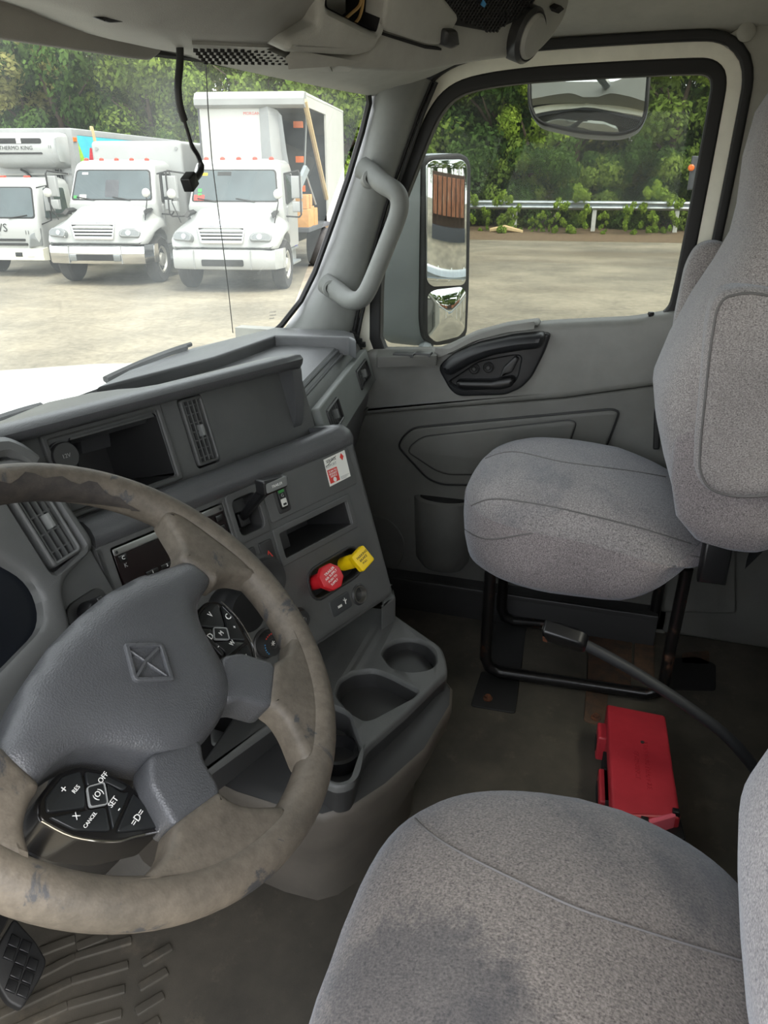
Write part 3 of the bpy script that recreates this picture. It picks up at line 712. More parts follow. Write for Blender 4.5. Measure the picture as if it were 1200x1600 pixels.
knob((496, 911), 0, octo, 'red_knob', [('TRAILER', .0062), ('AIR SUPPLY', .0055), ('PUSH TO', .0050), ('SUPPLY', .0050)], .048, (516, 902))
knob((544, 881), 0, diam, 'yellow_knob', [('PARKING', .0062), ('BRAKE', .0062), ('PULL', .0050)], .048, (565, 873))
# usb plate and power socket
uu, vv = D.uv(530, 944)
m = MB(); m.prism(D, rrect(uu-.026, uu+.026, vv-.015, vv+.015, .006), -.002, .0045, .0015); ub = m.build('usb_plate', 'usb_grey', dash)
m = MB(); m.box(D, uu-.009, uu+.001, vv-.004, vv+.0, .003, .0053); m.build('usb_port', 'white_plastic', ub)
for a, b in (((.011, -.004), (.011, .007)), ((.011, .0), (.015, .003)), ((.011, .002), (.007, .005))):
    m = MB(); m.tube([D.pt(uu+a[0], vv+a[1], .005), D.pt(uu+b[0], vv+b[1], .005)], .0006, 4); m.build('usb_symbol', 'white_print', ub)
uu, vv = D.uv(559, 929)
m = MB(); m.lathe(D, [(.019, -.002), (.019, .004), (.017, .006), (.015, .006), (.0135, .003), (.0130, -.05), (.004, -.051)], 24, uu, vv, cap1=True); sk = m.build('power_socket', 'dark_plastic', dash)
m = MB(); rr = [[D.pt(uu+r*math.cos(2*math.pi*k/24), vv+r*math.sin(2*math.pi*k/24), h) for k in range(24)] for r, h in ((.0155, .0058), (.0155, .0072), (.0138, .0072), (.0128, .002), (.0126, -.02))]
m.loft(rr); m.build('socket_ring', 'socket_ring', sk)
# climate dials on the lower left of the stack
def dial(px, r, h, mat='dark_plastic', mark=True):
    u, v = D.uv(*px, h*.6); m = MB(); m.lathe(D, [(r*1.22, -.001), (r*1.22, .005), (r*1.12, .007)], 28, u, v); b = m.build('dial_ring', 'dark_plastic', dash)
    m = MB(); m.lathe(D, [(r, .0), (r, h*.8), (r*.93, h), (r*.45, h*1.0), (r*.4, h*.95)], 28, u, v); k = m.build('climate_dial', mat, dash)
    if mark: text('dial_mark', '*', D, u, v-.002, r*.9, 'white_print', k, h+.0005)
    return u, v, k
u, v, k = dial((421, 1006), .020, .022)
for a0, mt in ((110, 'blue_print'), (20, 'red_print')):
    for q in range(5):
        a = R_(a0+q*14+50); m = MB(); m.lathe(D, [(.0012, .019), (.0012, .0225)], 6, u+.0165*math.cos(a), v+.0165*math.sin(a)); m.build('dial_dot', mt, k)
dial((470, 968), .016, .014); dial((418, 905), .034, .02, mark=False)
m = MB(); u0, v0 = D.uv(372, 955, .03); m.lathe(D, [(.036, .0), (.036, .03), (.034, .033), (.034, .04), (.030, .055)], 30, u0, v0); m.build('drum_dial', 'black_plastic', dash)
# --- upper panel, set back above the ledge
WU = -.07
HU = [rrect(-.092, .084, .083, .184, .004, 2), rrect(.128, .176, .080, .193, .008, 3)]
m = MB(); m.prism(D, rpoly([(-.22, .045), (.405, .045), (.405, .215), (-.22, .215)], .004, 2), WU-.03, WU, .002, holes=HU, hd=.03, back=False); m.build('upper_panel', 'dash_plastic', dash)
m = MB(); m.prism(D, rrect(-.102, .094, .074, .194, .004), WU-.01, WU+.006, .003, holes=[rrect(-.093, .085, .082, .185, .003)], hd=.01); m.build('cubby_frame', 'dash_plastic', dash)
m = MB(); m.cup(D, rrect(-.060, .084, .084, .180, .003, 2), WU, WU-.15, .008); m.build('cubby_recess', 'dark_plastic', dash)
m = MB(); m.prism(D, rpoly([(-.093, .083), (-.058, .083), (-.058, .175), (-.093, .175)], .003, 2), WU-.02, WU-.004, .002); m.build('cubby_plate', 'dash_plastic', dash)
m = MB(); m.prism(D, rrect(-.094, .086, .176, .186, .002), WU-.03, WU-.004, .001); m.build('cubby_top', 'dash_plastic', dash)
uu, vv = D.uv(101, 713, WU+.005)
m = MB(); m.lathe(D, [(.0215, WU-.01), (.0215, WU+.003), (.0195, WU+.003), (.0195, WU+.008), (.018, WU+.010)], 26, uu, vv); pc = m.build('socket_cap', 'dark_plastic', dash)
text('cap_mark', '12V', D, uu, vv, .008, 'grey_print', pc, WU+.0102)
f = vent(D, .130, .174, .083, .190, WU, 4, 7, depth=.05)
# --- hood over the upper panel and the dash top running out to the windshield
zc = .765
def far(u):
    p = D.pt(u, .22, -.03); x = p.x; g = V((x+.06, ws_y(x, zc)-.012, zc)); q = D.pt(u, .17, -.14)
    t = max(0, min(1, (u-.06)/.09)); return g.lerp(q, t*t*(3-2*t))
rows = []
for u in [-.75, -.5, -.3, -.15, -.06, .0, .05, .07, .09, .11, .13, .15, .20, .26, .32, .36, .372]:
    e = 0 if u < .35 else (.006 if u < .37 else .014)
    fp = far(u); pr = [(.192, -.075), (.192-e*.3, -.024-e), (.196, -.013-e), (.204, -.008-e), (.212, -.012-e), (.218-e*.3, -.025-e), (.2205-e, -.05)]
    r = [D.pt(u, a, b) for a, b in pr]; last = r[-1]
    r += [last.lerp(fp, t) + V((0, 0, .004*math.sin(math.pi*t))) for t in (.3, .6, 1)]
    r += [fp - V((0, 0, .05)), D.pt(u, .17, -.10)]
    rows.append(r)
m = MB(); m.loft(rows, cap0=True, cap1=True); m.build('dash_hood', 'dash_pad', dash, smooth=50)
# right cheek of the hood
m = MB(); fc = Fr(D.pt(.372, 0, 0), -D.n, D.b)
m.prism(fc, rpoly([(.03, .204), (.20, .204), (.20, .06), (.09, .06), (.052, .12)], .02, 4), -.02, .004, .004); m.build('hood_cheek', 'dash_pad', dash)
# raised defroster ridge along the glass on the passenger side
# --- passenger side dash: swept from the stack to the door
XR = .845
RS = [(430, 517), (500, 516), (545, 521), (556, 533), (562, 543), (577, 594), (575, 625), (558, 690)]
R3 = [on_ws(430, 517, .012)] + [PX(*p, XR) for p in RS[1:]]
Rz = [p.z for p in R3]; dirn = V((.988, .156, 0))
def left_of(px, z): return PZ(*px, z)
rows = []
Rend = [V((XR, p.y, p.z)) for p in R3[1:]]
fary = ws_y(XR-.08, Rend[0].z)-.012
sec_R = [V((XR, fary, Rend[0].z-.005))] + Rend
sec_L = []
dl = V((.20, 0, 0))
for i, p in enumerate(sec_R):
    q = p - dirn*((XR-.30)/dirn.x); sec_L.append(q if i > 0 else V((.30, ws_y(.30, p.z)-.012, p.z)))
for t in (0, .25, .5, .75, .97, 1.0): rows.append([a.lerp(b, t) for a, b in zip(sec_L, sec_R)])
rows.append([V((XR+.012, p.y + (.03 if i > 3 else 0), p.z-(.01 if 0 < i < 5 else 0))) for i, p in enumerate(sec_R)])
for r in rows: r += [V((r[-1].x, .95, r[-1].z)), V((r[0].x, r[0].y+.002, r[0].z-.06))]
m = MB(); m.loft(rows, cap0=True, cap1=True); m.build('passenger_dash', 'dash_pad', dash, smooth=40)
zi = sec_R[1].z-.004; pl_ = [(-.02, .79), (.10, .735), (.30, .68), (.32, ws_y(.32, zi)-.015), (.1, ws_y(.1, zi)-.015), (-.02, ws_y(-.02, zi)-.015)]
m = MB(); m.prism(XY, pl_, zi-.04, zi); m.build('top_infill', 'dash_pad', dash)
# facing panel of the passenger dash, with two vents
A0, A1 = sec_L[4], sec_R[4]; B0, B1 = sec_L[5], sec_R[5]
ua = (A1-A0).normalized(); vb = (A1-B1); vb = (vb - ua*vb.dot(ua)).normalized(); PF = Fr(B1, ua, vb); H = (A1-B1).dot(PF.b)
m = MB(); m.prism(PF, rpoly([(-.545, -.004), (-.004, -.004), (-.004, H-.004), (-.545, H-.004)], .006, 3), -.01, .017, .003, holes=[rrect(-.184, -.051, .018, .063, .004), rrect(-.509, -.406, .018, .063, .004)], hd=.016); m.build('facing_panel', 'dash_side', dash)
for ua_, ub_ in ((-.185, -.05), (-.51, -.405)): vent(PF, ua_, ub_, .017, .064, .017, 6, 1, knob=True, depth=.0145, fmat='dark_plastic')
# two beads along the passenger dash top
for k, q_ in ((2, .35), (2, .85)):
    a, b = sec_L[k].lerp(sec_L[k+1], q_), sec_R[k].lerp(sec_R[k+1], q_); m = MB(); m.tube([a.lerp(b, .02), a.lerp(b, .93)], .0035, 6); m.build('top_bead', 'dash_pad', dash)
# demister slots at the right corner
for k in range(4):
    p = PX(551+k*5.2, 522+k*5.5, XR-.006); m = MB(); m.box(Fr(p, V((0, -1, 0)), V((-.3, 0, .95))), -.007, .007, -.006, .006, -.004, .0025); m.build('demister_slot', 'void_black', dash)
# wedge-shaped riser along the glass on the right
q = [PZ(*p, .762) for p in [(150, 606), (250, 580), (336, 557), (385, 540), (430, 524), (545, 526), (556, 531), (553, 520), (540, 516), (430, 511), (300, 543), (200, 578)]]
m = MB(); m.prism(XY, [(p.x, p.y) for p in q], .72, .762, .006); m.build('glass_riser', 'dash_pad', dash)
# --- driver side: panel, pod with vent and instrument lens
m = MB(); m.prism(E_, rpoly([(-.55, -.10), (-.2, -.13), (.0, -.14), (.008, .05), (-.02, .19), (-.55, .20)], .004, 2), -.05, .0, .002); m.build('driver_panel', 'pod_plastic', dash)
lens = rpoly([(-.50, -.06), (-.118, .0), (-.10, .05), (-.165, .15), (-.50, .16)], .03, 5)
pv = rrect(-.072, -.026, .055, .148, .006)
podl = rpoly([(-.52, -.10), (-.11, -.055), (-.075, .03), (.004, .045), (-.006, .16), (-.03, .185), (-.06, .19), (-.52, .205)], [.01, .03, .02, .02, .02, .02, .02, .01], 4)
m = MB(); m.prism(E_, podl, -.03, .022, .010, holes=[lens, rpoly([(-.078, .045), (-.018, .05), (-.022, .158), (-.078, .158)], .008, 3)], hd=.03); m.build('instrument_pod', 'pod_plastic', dash, smooth=45)
m = MB(); m.prism(E_, offs(ccw(lens), -.004), -.02, .004); m.build('cluster_lens', 'cluster_lens', dash)
vent(E_, -.074, -.024, .050, .152, .020, 4, 4, depth=.0185)
# hood brow over the pod
m = MB(); pth = [E_.pt(*p, .012) for p in [(-.52, .213), (-.2, .212), (-.06, .205), (-.028, .194), (-.012, .17)]]; m.tube(smoothpath(pth, 4), .013, 8); m.build('pod_brow', 'pod_plastic', dash)
# switch plate with headlamp knob
m = MB(); SP = rpoly(E_.uvs([(100, 962), (106, 945), (146, 919), (158, 921), (178, 950), (150, 985), (112, 990)], 0), .008, 3)
m.prism(E_, SP, -.004, .0035, .002); m.build('light_switch_plate', 'dark_plastic', dash)
u, v = E_.uv(152, 955, .02); m = MB(); m.lathe(E_, [(.017, .0), (.016, .018), (.013, .024)], 18, u, v); kn = m.build('light_switch', 'black_plastic', dash)
m = MB(); m.box(E_, u-.004, u+.004, v-.016, v+.016, .02, .036, .002); m.build('switch_bar', 'black_plastic', kn)
uu, vv = E_.uv(143, 944, .004); m = MB(); m.prism(E_, [(uu-.003, vv-.003), (uu+.003, vv-.003), (uu, vv+.004)], .003, .0042); m.build('switch_arrow', 'white_print', dash)
# under-dash shroud
m = MB(); rows = []
for x in (-.92, -.3, -.02, .22): rows.append([V((x, .60, .40)), V((x, .66, .30)), V((x, .95, .28)), V((x, .95, .45))])
m.loft(rows, cap0=True, cap1=True); m.build('under_dash', 'black_plastic', dash)
m = MB(); m.loft([[V((x, y, z)) for y, z in ((.60, .55), (.72, .26), (.95, .26), (.95, .6))] for x in (.2, .85)], cap0=True, cap1=True); m.build('glove_lower', 'door_dark', dash)
# ================================================================== steering wheel
tt = R_(38.4)
_c, _s = math.cos(R_(3.5)), math.sin(R_(3.5)); _b = V((0, math.cos(tt), math.sin(tt)))
WF = Fr((-.493, .397, .701), V((1, 0, 0))*_c + _b*_s, _b*_c - V((1, 0, 0))*_s)     # wheel turned a few degrees to the left
sw_ = thing('steering_wheel', 'worn four-spoke truck steering wheel with cracked brown-grey rim', 'steering wheel', (-.493, .62, .42))
RR, RT = .2115, .0185
def rim_ring(a, rt=RT, ax=.0205):
    return [WF.pt((RR+rt*math.cos(b))*math.cos(a), (RR+rt*math.cos(b))*math.sin(a), ax*math.sin(b)) for b in [2*math.pi*k/18 for k in range(18)]]
m = MB(); m.loft([rim_ring(2*math.pi*k/96) for k in range(96)], loop=True); rim = m.build('rim', 'worn_rim', sw_, smooth=80)
# bare strip on the inside of the upper rim where the skin has gone
m = MB(); rows = []
for k in range(49):
    a = R_(28+k*2.6); j = .12*math.sin(k*1.7)+.1*math.sin(k*.83); rows.append([WF.pt((RR+(RT+.0007)*math.cos(b))*math.cos(a), (RR+(RT+.0007)*math.cos(b))*math.sin(a), .0212*math.sin(b)) for b in [R_(118+52*(1-min(1, k/9, (48-k)/9)) + (80*j if q == 0 else 0))+R_(13*q)*(min(1, k/9, (48-k)/9)) for q in range(8)]])
m.loft(rows, closed=False); m.build('worn_strip', 'rim_dark', rim, smooth=80)
for sx in (1, -1):
    X = lambda l: [(sx*u, v) for u, v in l]
    up = rpoly(X([(.140, .026), (.158, .030), (.182, .075), (.200, .062), (.205, -.03), (.198, -.058), (.178, -.03), (.158, -.022), (.146, -.022)]), .012, 3)
    m = MB(); m.prism(WF, up, -.013, .0165, .009); m.build('upper_spoke', 'worn_rim', rim, smooth=60)
    lo = rpoly(X([(.107, -.118), (.128, -.128), (.165, -.118), (.178, -.112), (.120, -.178), (.04, -.205), (.026, -.196), (.050, -.168), (.058, -.150), (.056, -.136)]), .012, 3)
    m = MB(); m.prism(WF, lo, -.013, .0155, .009); m.build('lower_spoke', 'worn_rim', rim, smooth=60)
# hub cover (airbag) and its lower arms
half = [(0, .052), (.045, .050), (.085, .042), (.120, .028), (.1495, .018), (.1525, .0), (.1500, -.017), (.120, -.0185), (.100, -.025), (.085, -.040), (.074, -.060), (.062, -.082), (.046, -.097), (.028, -.104), (0, -.106)]
hub = [(u, v) for u, v in half] + [(-u, v) for u, v in reversed(half[1:-1])]
hub = ccw(rpoly(hub, .008, 2))
def hubh(d, u, v):
    k = min(1, d/.034); return .004 + .0165*math.sqrt(max(0, 1-(1-k)**2)) + .004*max(0, 1-(u/.16)**2)*min(1, d/.05)
m = MB(); m.dome(WF, hub, hubh, -.035, .0075); hb = m.build('hub_cover', 'hub_leather', sw_, smooth=70)
for sx in (1, -1):
    arm = rpoly([(sx*u, v) for u, v in [(.03, -.092), (.070, -.072), (.090, -.085), (.107, -.118), (.104, -.124), (.060, -.141), (.052, -.136), (.040, -.112), (.026, -.102)]], .006, 3)
    m = MB(); m.prism(WF, arm, -.02, .0125, .006); m.build('lower_arm', 'hub_leather', hb, smooth=60)
# embossed emblem: a slanted frame holding a crossed ribbon
EM = [(-.028, .009), (.000, -.016+.001), (-.0, 0)]
c0 = [WF.uv(*p, .022) for p in [(190, 1011), (250, 1010), (268, 1068), (205, 1070)]]
cx_ = sum(p[0] for p in c0)/4; cy_ = sum(p[1] for p in c0)/4
em = ccw(rpoly([(p[0], p[1]) for p in c0], [.002, .006, .002, .006], 3))
m = MB(); m.prism(WF, em, .018, .0285, .0010, holes=[offs(em, .0036)], hd=.006); eb = m.build('emblem_frame', 'hub_leather', hb)
I = offs(em, .004); q = [WF.uv(*p, .023) for p in [(200, 1020), (245, 1018), (258, 1060), (212, 1062)]]
m = MB(); m.tube([WF.pt(*q[1], .0255), WF.pt((q[1][0]+q[3][0])/2-.001, (q[1][1]+q[3][1])/2+.002, .0262), WF.pt(*q[3], .0255)], .0036, 6, sq=.5); m.build('emblem_ribbon', 'hub_leather', eb)
m = MB(); m.tube([WF.pt(*q[0], .0255), WF.pt(*q[2], .0255)], .0020, 6, sq=.5); m.build('emblem_ribbon', 'hub_leather', eb)
m = MB(); u, v = WF.uv(302, 1103, .018); m.tube([WF.pt(u-.005, v, .0195), WF.pt(u-.002, v-.004, .0195), WF.pt(u+.003, v-.004, .0195)], .0009, 5); m.build('airbag_mark', 'hub_gap', hb)
# button clusters
WC = WF.shift(0, 0, -.020)
def cluster(sx, marks):
    X = lambda l: [(sx*u, v) for u, v in l]
    out = ccw(rpoly(X([(.116, -.024), (.141, -.025), (.1545, -.036), (.1495, -.063), (.134, -.091), (.1015, -.1195), (.092, -.107), (.085, -.076), (.090, -.050), (.100, -.033)]), .006, 3))
    m = MB(); m.prism(WC, out, -.034, .0085, .003); cl = m.build('button_cluster', 'glossy_black', sw_, smooth=50)
    body = X([(.114, -.026), (.148, -.030), (.146, -.062), (.132, -.088), (.101, -.113), (.09, -.1), (.088, -.05)])
    m = MB(); m.prism(WC, rpoly(body, .01, 3), -.085, -.03, .004); m.build('cluster_housing', 'black_plastic', cl)
    B = {'top': [(.104, -.037), (.117, -.0285), (.139, -.0295), (.147, -.037), (.126, -.0575), (.113, -.0475)],
         'out': [(.1490, -.040), (.1450, -.061), (.1290, -.084), (.1155, -.0700), (.1260, -.0605)],
         'in': [(.1020, -.0395), (.111, -.0485), (.0990, -.0565), (.0955, -.0735), (.0895, -.0745), (.0940, -.053)],
         'low': [(.0985, -.0590), (.1130, -.0705), (.1270, -.0850), (.0925, -.0780), (.0975, -.0735)],
         'tip': [(.0915, -.0810), (.1265, -.0880), (.117, -.099), (.1020, -.1140), (.0960, -.105)]}
    for k, pl in B.items():
        m = MB(); m.prism(WC, rpoly(X(pl), .0025, 2), .006, .0108, .0012); b = m.build('button', 'button_black', cl)
    sq = ccw(rpoly(X([(.1127, -.0490), (.1010, -.0570), (.1135, -.0692), (.1240, -.0600)]), .002, 2))
    m = MB(); m.prism(WC, sq, .006, .0122, .0014); b = m.build('button', 'button_black', cl)
    m = MB(); m.prism(WC, offs(sq, -.0006), .010, .0126, 0, holes=[offs(sq, .0001)]); m.build('button_edge', 'grey_print', cl)
    pth = [WC.pt(*p, .0095) for p in X([(.1025, -.1180), (.119, -.103), (.1335, -.0905), (.1490, -.0630), (.1535, -.038)])]; m = MB(); m.tube(smoothpath(pth, 4), .0009, 5); m.build('chrome_edge', 'chrome', cl)
    for (u, v, t_, s_, mt) in marks: text('button_mark', t_, WC, sx*u, v, s_, mt, cl, .0128)
    return cl
L = cluster(-1, [])
for u, v, t_, sz in [(-.0985, -.054, 'OFF', .0062), (-.1125, -.0587, '(O)', .0068), (-.126, -.036, '+', .0095), (-.120, -.043, 'RES', .0048), (-.110, -.072, 'SET', .0064), (-.112, -.0785, '-', .009), (-.137, -.056, 'X', .0068), (-.133, -.066, 'CANCEL', .0040), (-.108, -.095, '=D=', .0080)]:
    text('button_mark', t_, WC, u, v, sz, 'white_print', L, .0128)
Rr = cluster(1, [])
for u, v, t_, sz in [(.124, -.038, 'V', .0085), (.138, -.054, 'C', .0100), (.132, -.066, '+', .0065), (.0995, -.052, 'D', .0095), (.0945, -.064, '-', .0085), (.1125, -.0587, 'M', .0070), (.111, -.074, 'W', .0070), (.108, -.096, 'X', .0100)]:
    text('button_mark', t_, WC, u, v, sz, 'white_print', Rr, .0128)
# column shroud
m = MB(); rings = []
for w_, r, sq in ((-.03, .055, 1), (-.06, .065, .9), (-.14, .075, .9), (-.30, .08, .9)):
    rings.append([WF.pt(r*math.cos(2*math.pi*k/24), -.02+r*sq*math.sin(2*math.pi*k/24), w_) for k in range(24)])
m.loft(rings, cap0=True, cap1=True); m.build('column_shroud', 'black_plastic', sw_, smooth=60)
# stalk lever behind the wheel
m = MB(); m.tube([WF.pt(-.06, -.02, -.07), WF.pt(-.15, -.05, -.075), WF.pt(-.21, -.06, -.07)], [.007, .008, .009], 8); m.build('stalk', 'black_plastic', sw_)

# ================================================================== cup holder console
con = thing('cup_holder_console', 'dark grey floor console with two round cup holders below the dashboard', 'console', (.08, .42, 0))
ZT = .30
TOP = [(604, 950), (625, 965), (690, 1010), (697, 1028), (700, 1050), (690, 1058), (640, 1108), (571, 1168), (553, 1222), (525, 1230), (470, 1200), (440, 1120)]
top = [PZ(*p, ZT) for p in TOP]
tl = [(p.x, p.y) for p in top] + [(-.25, .52), (.28, .54)]
cupA = rpoly([PZ(*p, ZT)[:2] for p in [(524, 1085), (530, 1062), (552, 1048), (585, 1045), (612, 1055), (655, 1078), (648, 1088), (584, 1122), (570, 1126), (545, 1112)]], .012, 4)
cupB = [PZ(*p, ZT)[:2] for p in [(596, 1022), (602, 1008), (620, 998), (645, 996), (668, 1003), (681, 1018), (682, 1038), (668, 1047), (640, 1050), (612, 1044)]]; cupB = rpoly(cupB, .012, 3)
cupC = rpoly([PZ(*p, ZT)[:2] for p in [(517, 1100), (545, 1112), (552, 1135), (566, 1170), (560, 1205), (552, 1220), (530, 1226), (500, 1210), (495, 1130)]], .012, 4)
m = MB(); tl = ccw(rpoly(tl, .015, 4)); m.prism(XY, tl, ZT-.014, ZT, .006, holes=[cupA, cupB, cupC], hd=.012, back=False, hch=.003); m.build('tray_top', 'dash_plastic', con, smooth=45)
m = MB(); m.loft([[V((p[0], p[1], ZT-.013)) for p in tl], [V((p[0], p[1], ZT-.055)) for p in offs(tl, .004)]]); m.build('tray_wall', 'dark_plastic', con, smooth=60)
for c, d, nm in ((cupA, .085, 'cup_well'), (cupB, .09, 'cup_well'), (cupC, .042, 'side_well')):
    m = MB(); m.cup(XY, c, ZT-.010, ZT-d, .006); wl_ = m.build(nm, 'dark_plastic', con)
    if nm == 'cup_well':
        cc = ccw(c); m = MB(); o_ = offs(cc, .0065); m.tube([V((p[0], p[1], ZT-d+.006)) for p in o_], .002, 5, closed=True); m.build('well_lip', 'dark_plastic', wl_)
q = PZ(528, 1180, ZT-.03); m = MB(); m.lathe(Fr(q, (1, 0, 0), (0, 1, 0)), [(.035, -.01), (.035, .012), (.030, .014), (.028, -.008)], 22); m.build('cup_insert', 'black_plastic', con)
# lower shell, wider than the tray
LOWR = [(612, 958), (707, 1078), (706, 1104), (666, 1174), (604, 1230), (552, 1264), (505, 1278), (430, 1262), (369, 1242), (327, 1222), (299, 1185)]
zl = [ZT-.03, ZT-.042, ZT-.045, ZT-.048, ZT-.052, ZT-.055, ZT-.058, ZT-.06, ZT-.065, ZT-.07, ZT-.07]
rl = [PZ(*p, z) for p, z in zip(LOWR, zl)] + [V((-.28, .60, ZT-.1)), V((.30, .60, ZT-.05))]
cen = V((.03, .50, 0)); rows = []
for s_, dz in ((.985, .004), (1.0, 0), (1.0, -.012), (.97, -.05), (.88, -.11), (.80, -.165), (.77, -.26)):
    rows.append([V((cen.x+(p.x-cen.x)*s_, cen.y+(p.y-cen.y)*s_, max(p.z+dz, 0.0))) for p in rl])
m = MB(); m.loft(rows, cap1=True); m.build('lower_shell', 'tunnel_rubber', con, smooth=60)
m = MB(); m.loft([[p.lerp(V((cen.x, cen.y, p.z)), .015)+V((0, 0, .003)) for p in rl], [V((cen.x+(p.x-cen.x)*.9, cen.y+(p.y-cen.y)*.9, p.z+.012)) for p in rl]], cap1=True); m.build('shell_deck', 'dark_plastic', con, smooth=60)
m = MB(); m.prism(XY, rpoly([PZ(*p, ZT)[:2] for p in [(598, 958), (612, 945), (618, 968), (596, 985)]], .004), ZT-.01, ZT+.05, .004); m.build('side_rib', 'dash_plastic', con)
m = MB(); m.box(XY, -.02, .30, .47, .62, .18, .36, .01); m.build('stack_foot', 'black_plastic', con)
m = MB(); q = [PZ(*p, .25)[:2] for p in [(328, 1135), (345, 1140), (372, 1150), (352, 1168), (330, 1160)]]; m.prism(XY, rpoly(q, .006), .20, .25, .005); m.build('mount_bracket', 'grey_pad', con)
# engine tunnel hump
m = MB(); rows = []
for y, z, wd in ((.54, .003, .22), (.57, .03, .22), (.64, .10, .22), (.75, .20, .25), (.98, .30, .24)):
    rows.append([V((.06-wd-.05, y, 0)), V((.06-wd, y, z*.55)), V((.06-wd+.05, y, z)), V((.06+wd-.05, y, z)), V((.06+wd, y, z*.55)), V((.06+wd+.05, y, 0))])
m.loft(rows, closed=False); struct(m.build('trim_4', 'floor_rubber', smooth=60), 'raised rubber-covered engine tunnel under the dash console')

# ================================================================== brake pedal
pd = thing('brake_pedal', 'black rubber brake pedal with a grid tread', 'pedal', (-.46, .72, .0))
c = PZ(32, 1500, .14); fr = Fr(c, (.93, .30, .2), (-.22, .80, .56))
pl = [(-.045, -.045), (.038, -.06), (.05, .03), (.02, .06), (-.045, .055)]
pl = [fr.uv(*p) for p in [(28, 1440), (62, 1470), (79, 1496), (66, 1520), (28, 1570), (4, 1562), (-12, 1540), (-10, 1490)]]
m = MB(); m.prism(fr, rpoly(pl, .006, 3), -.012, .0, .003); pp = m.build('pedal_pad', 'rubber', pd)
for i in range(-6, 7):
    for j in range(-6, 7):
        u, v = i*.0165, j*.0165
        def inside(x, y): 
            L = ccw(pl); return all((L[(k+1) % len(L)][0]-L[k][0])*(y-L[k][1])-(L[(k+1) % len(L)][1]-L[k][1])*(x-L[k][0]) > .0 for k in range(len(L)))
        if all(inside(u+a*.0075, v+b*.0075) for a in (-1, 1) for b in (-1, 1)):
            m = MB(); m.box(fr, u-.0068, u+.0068, v-.0068, v+.0068, -.002, .004, .0012); m.build('tread_block', 'black_plastic', pp)
m = MB(); m.tube([fr.pt(-.01, .0, -.01), fr.pt(.0, .05, -.03), V((-.46, .80, .20)), V((-.48, .88, .36)), V((-.48, .90, .55))], .011, 8); m.build('pedal_arm', 'black_plastic', pd)
# ================================================================== seats
from mathutils.bvhtree import BVHTree
def bvh(o):
    me = o.data; return BVHTree.FromPolygons([v.co.copy() for v in me.vertices], [tuple(p.vertices) for p in me.polygons])
def seam(o, px, parent, mat='thread', r=.0016, off=.0008, name='seam', n=6):
    t = bvh(o); pts = []
    P2 = smoothpath([V((a, b, 0)) for a, b in px], n)
    for p in P2:
        d = ray(p.x, p.y).normalized(); h = t.ray_cast(CAM, d)
        if h[0] is not None: pts.append(h[0] - d*off)
    if len(pts) > 1: m = MB(); m.tube(pts, r, 5); return m.build(name, mat, parent, smooth=80)
def sup(hx, hy, n, k=56, nf=None):
    out = []
    for i in range(k):
        a = 2*math.pi*i/k; c, s = math.cos(a), math.sin(a); e = 2/(nf if (nf and s > 0) else n)
        out.append((hx*math.copysign(abs(c)**e, c), hy*math.copysign(abs(s)**e, s)))
    return out
def wob(p, amp=.003, sc=9): return p + V((mnoise.noise(p*sc), mnoise.noise(p*sc+V((7, 3, 1))), mnoise.noise(p*sc+V((1, 9, 4)))))*amp
def cushion(cx, cy, hx, hy, rows, n=3.6, nf=2.8, zfun=None, amp=.003):
    m = MB(); rings = []
    for ix, iy, z in rows:
        r = []
        for x, y in sup(hx-ix, hy-iy, n, 64, nf):
            zz = z + (zfun(x, y, z) if zfun else 0); r.append(wob(V((cx+x, cy+y, zz)), amp))
        rings.append(r)
    m.loft(rings, cap0=True, cap1=True); return m
# ---- passenger seat
ps = thing('passenger_seat', 'grey ribbed cloth passenger seat on a black tube frame beside the door', 'seat', (.61, .0, 0))
def zf(x, y, z):
    low = .07*max(0, (-y-.08)/.13)**1.5 if z < .42 else 0
    top = (-.035*max(0, (-y-.05)/.18) + .012*math.sin((y+.05)*7)) if z > .46 else 0
    return low + top
rows = [(.06, .06, .338), (.025, .025, .336), (.008, .008, .352), (0, 0, .385), (-.004, -.004, .43), (-.002, -.002, .470), (.006, .006, .492), (.022, .022, .510), (.05, .05, .523), (.09, .10, .534), (.14, .17, .541), (.19, .22, .545)]
m = cushion(.612, .035, .236, .245, rows, 3.8, 2.7, zf); pc = m.build('seat_cushion', 'seat_cloth', ps, smooth=80)
rows2 = [(.06, .06, .337), (.024, .024, .335), (.006, .006, .352), (-.002, -.002, .385), (-.006, -.006, .43), (-.0045, -.0045, .464)]
m = cushion(.612, .035, .236, .245, rows2, 3.8, 2.7, zf); pside = m.build('cushion_side', 'seat_side', ps, smooth=80)
seam(pside, [(716, 820), (760, 842), (830, 834), (900, 832), (980, 842), (1050, 862), (1100, 872)], ps)
seam(pc, [(718, 800), (765, 780), (830, 786), (900, 800), (1000, 825), (1080, 850)], ps)
seam(pc, [(745, 722), (800, 706), (880, 722), (980, 735), (1040, 745)], ps)
def backrest(cx, prof, hw, thick, n=3.2, tw=None, amp=.003):
    """prof: (z, y_front, half width); lofted from slices that round at the edges"""
    m = MB(); rings = []
    for i, (z, yf, h, th) in enumerate(prof):
        cy = yf - th/2; rings.append([wob(V((cx+x, cy+y, z)), amp) for x, y in sup(h, th/2, n, 48)])
    m.loft(rings, cap0=True, cap1=True); return m
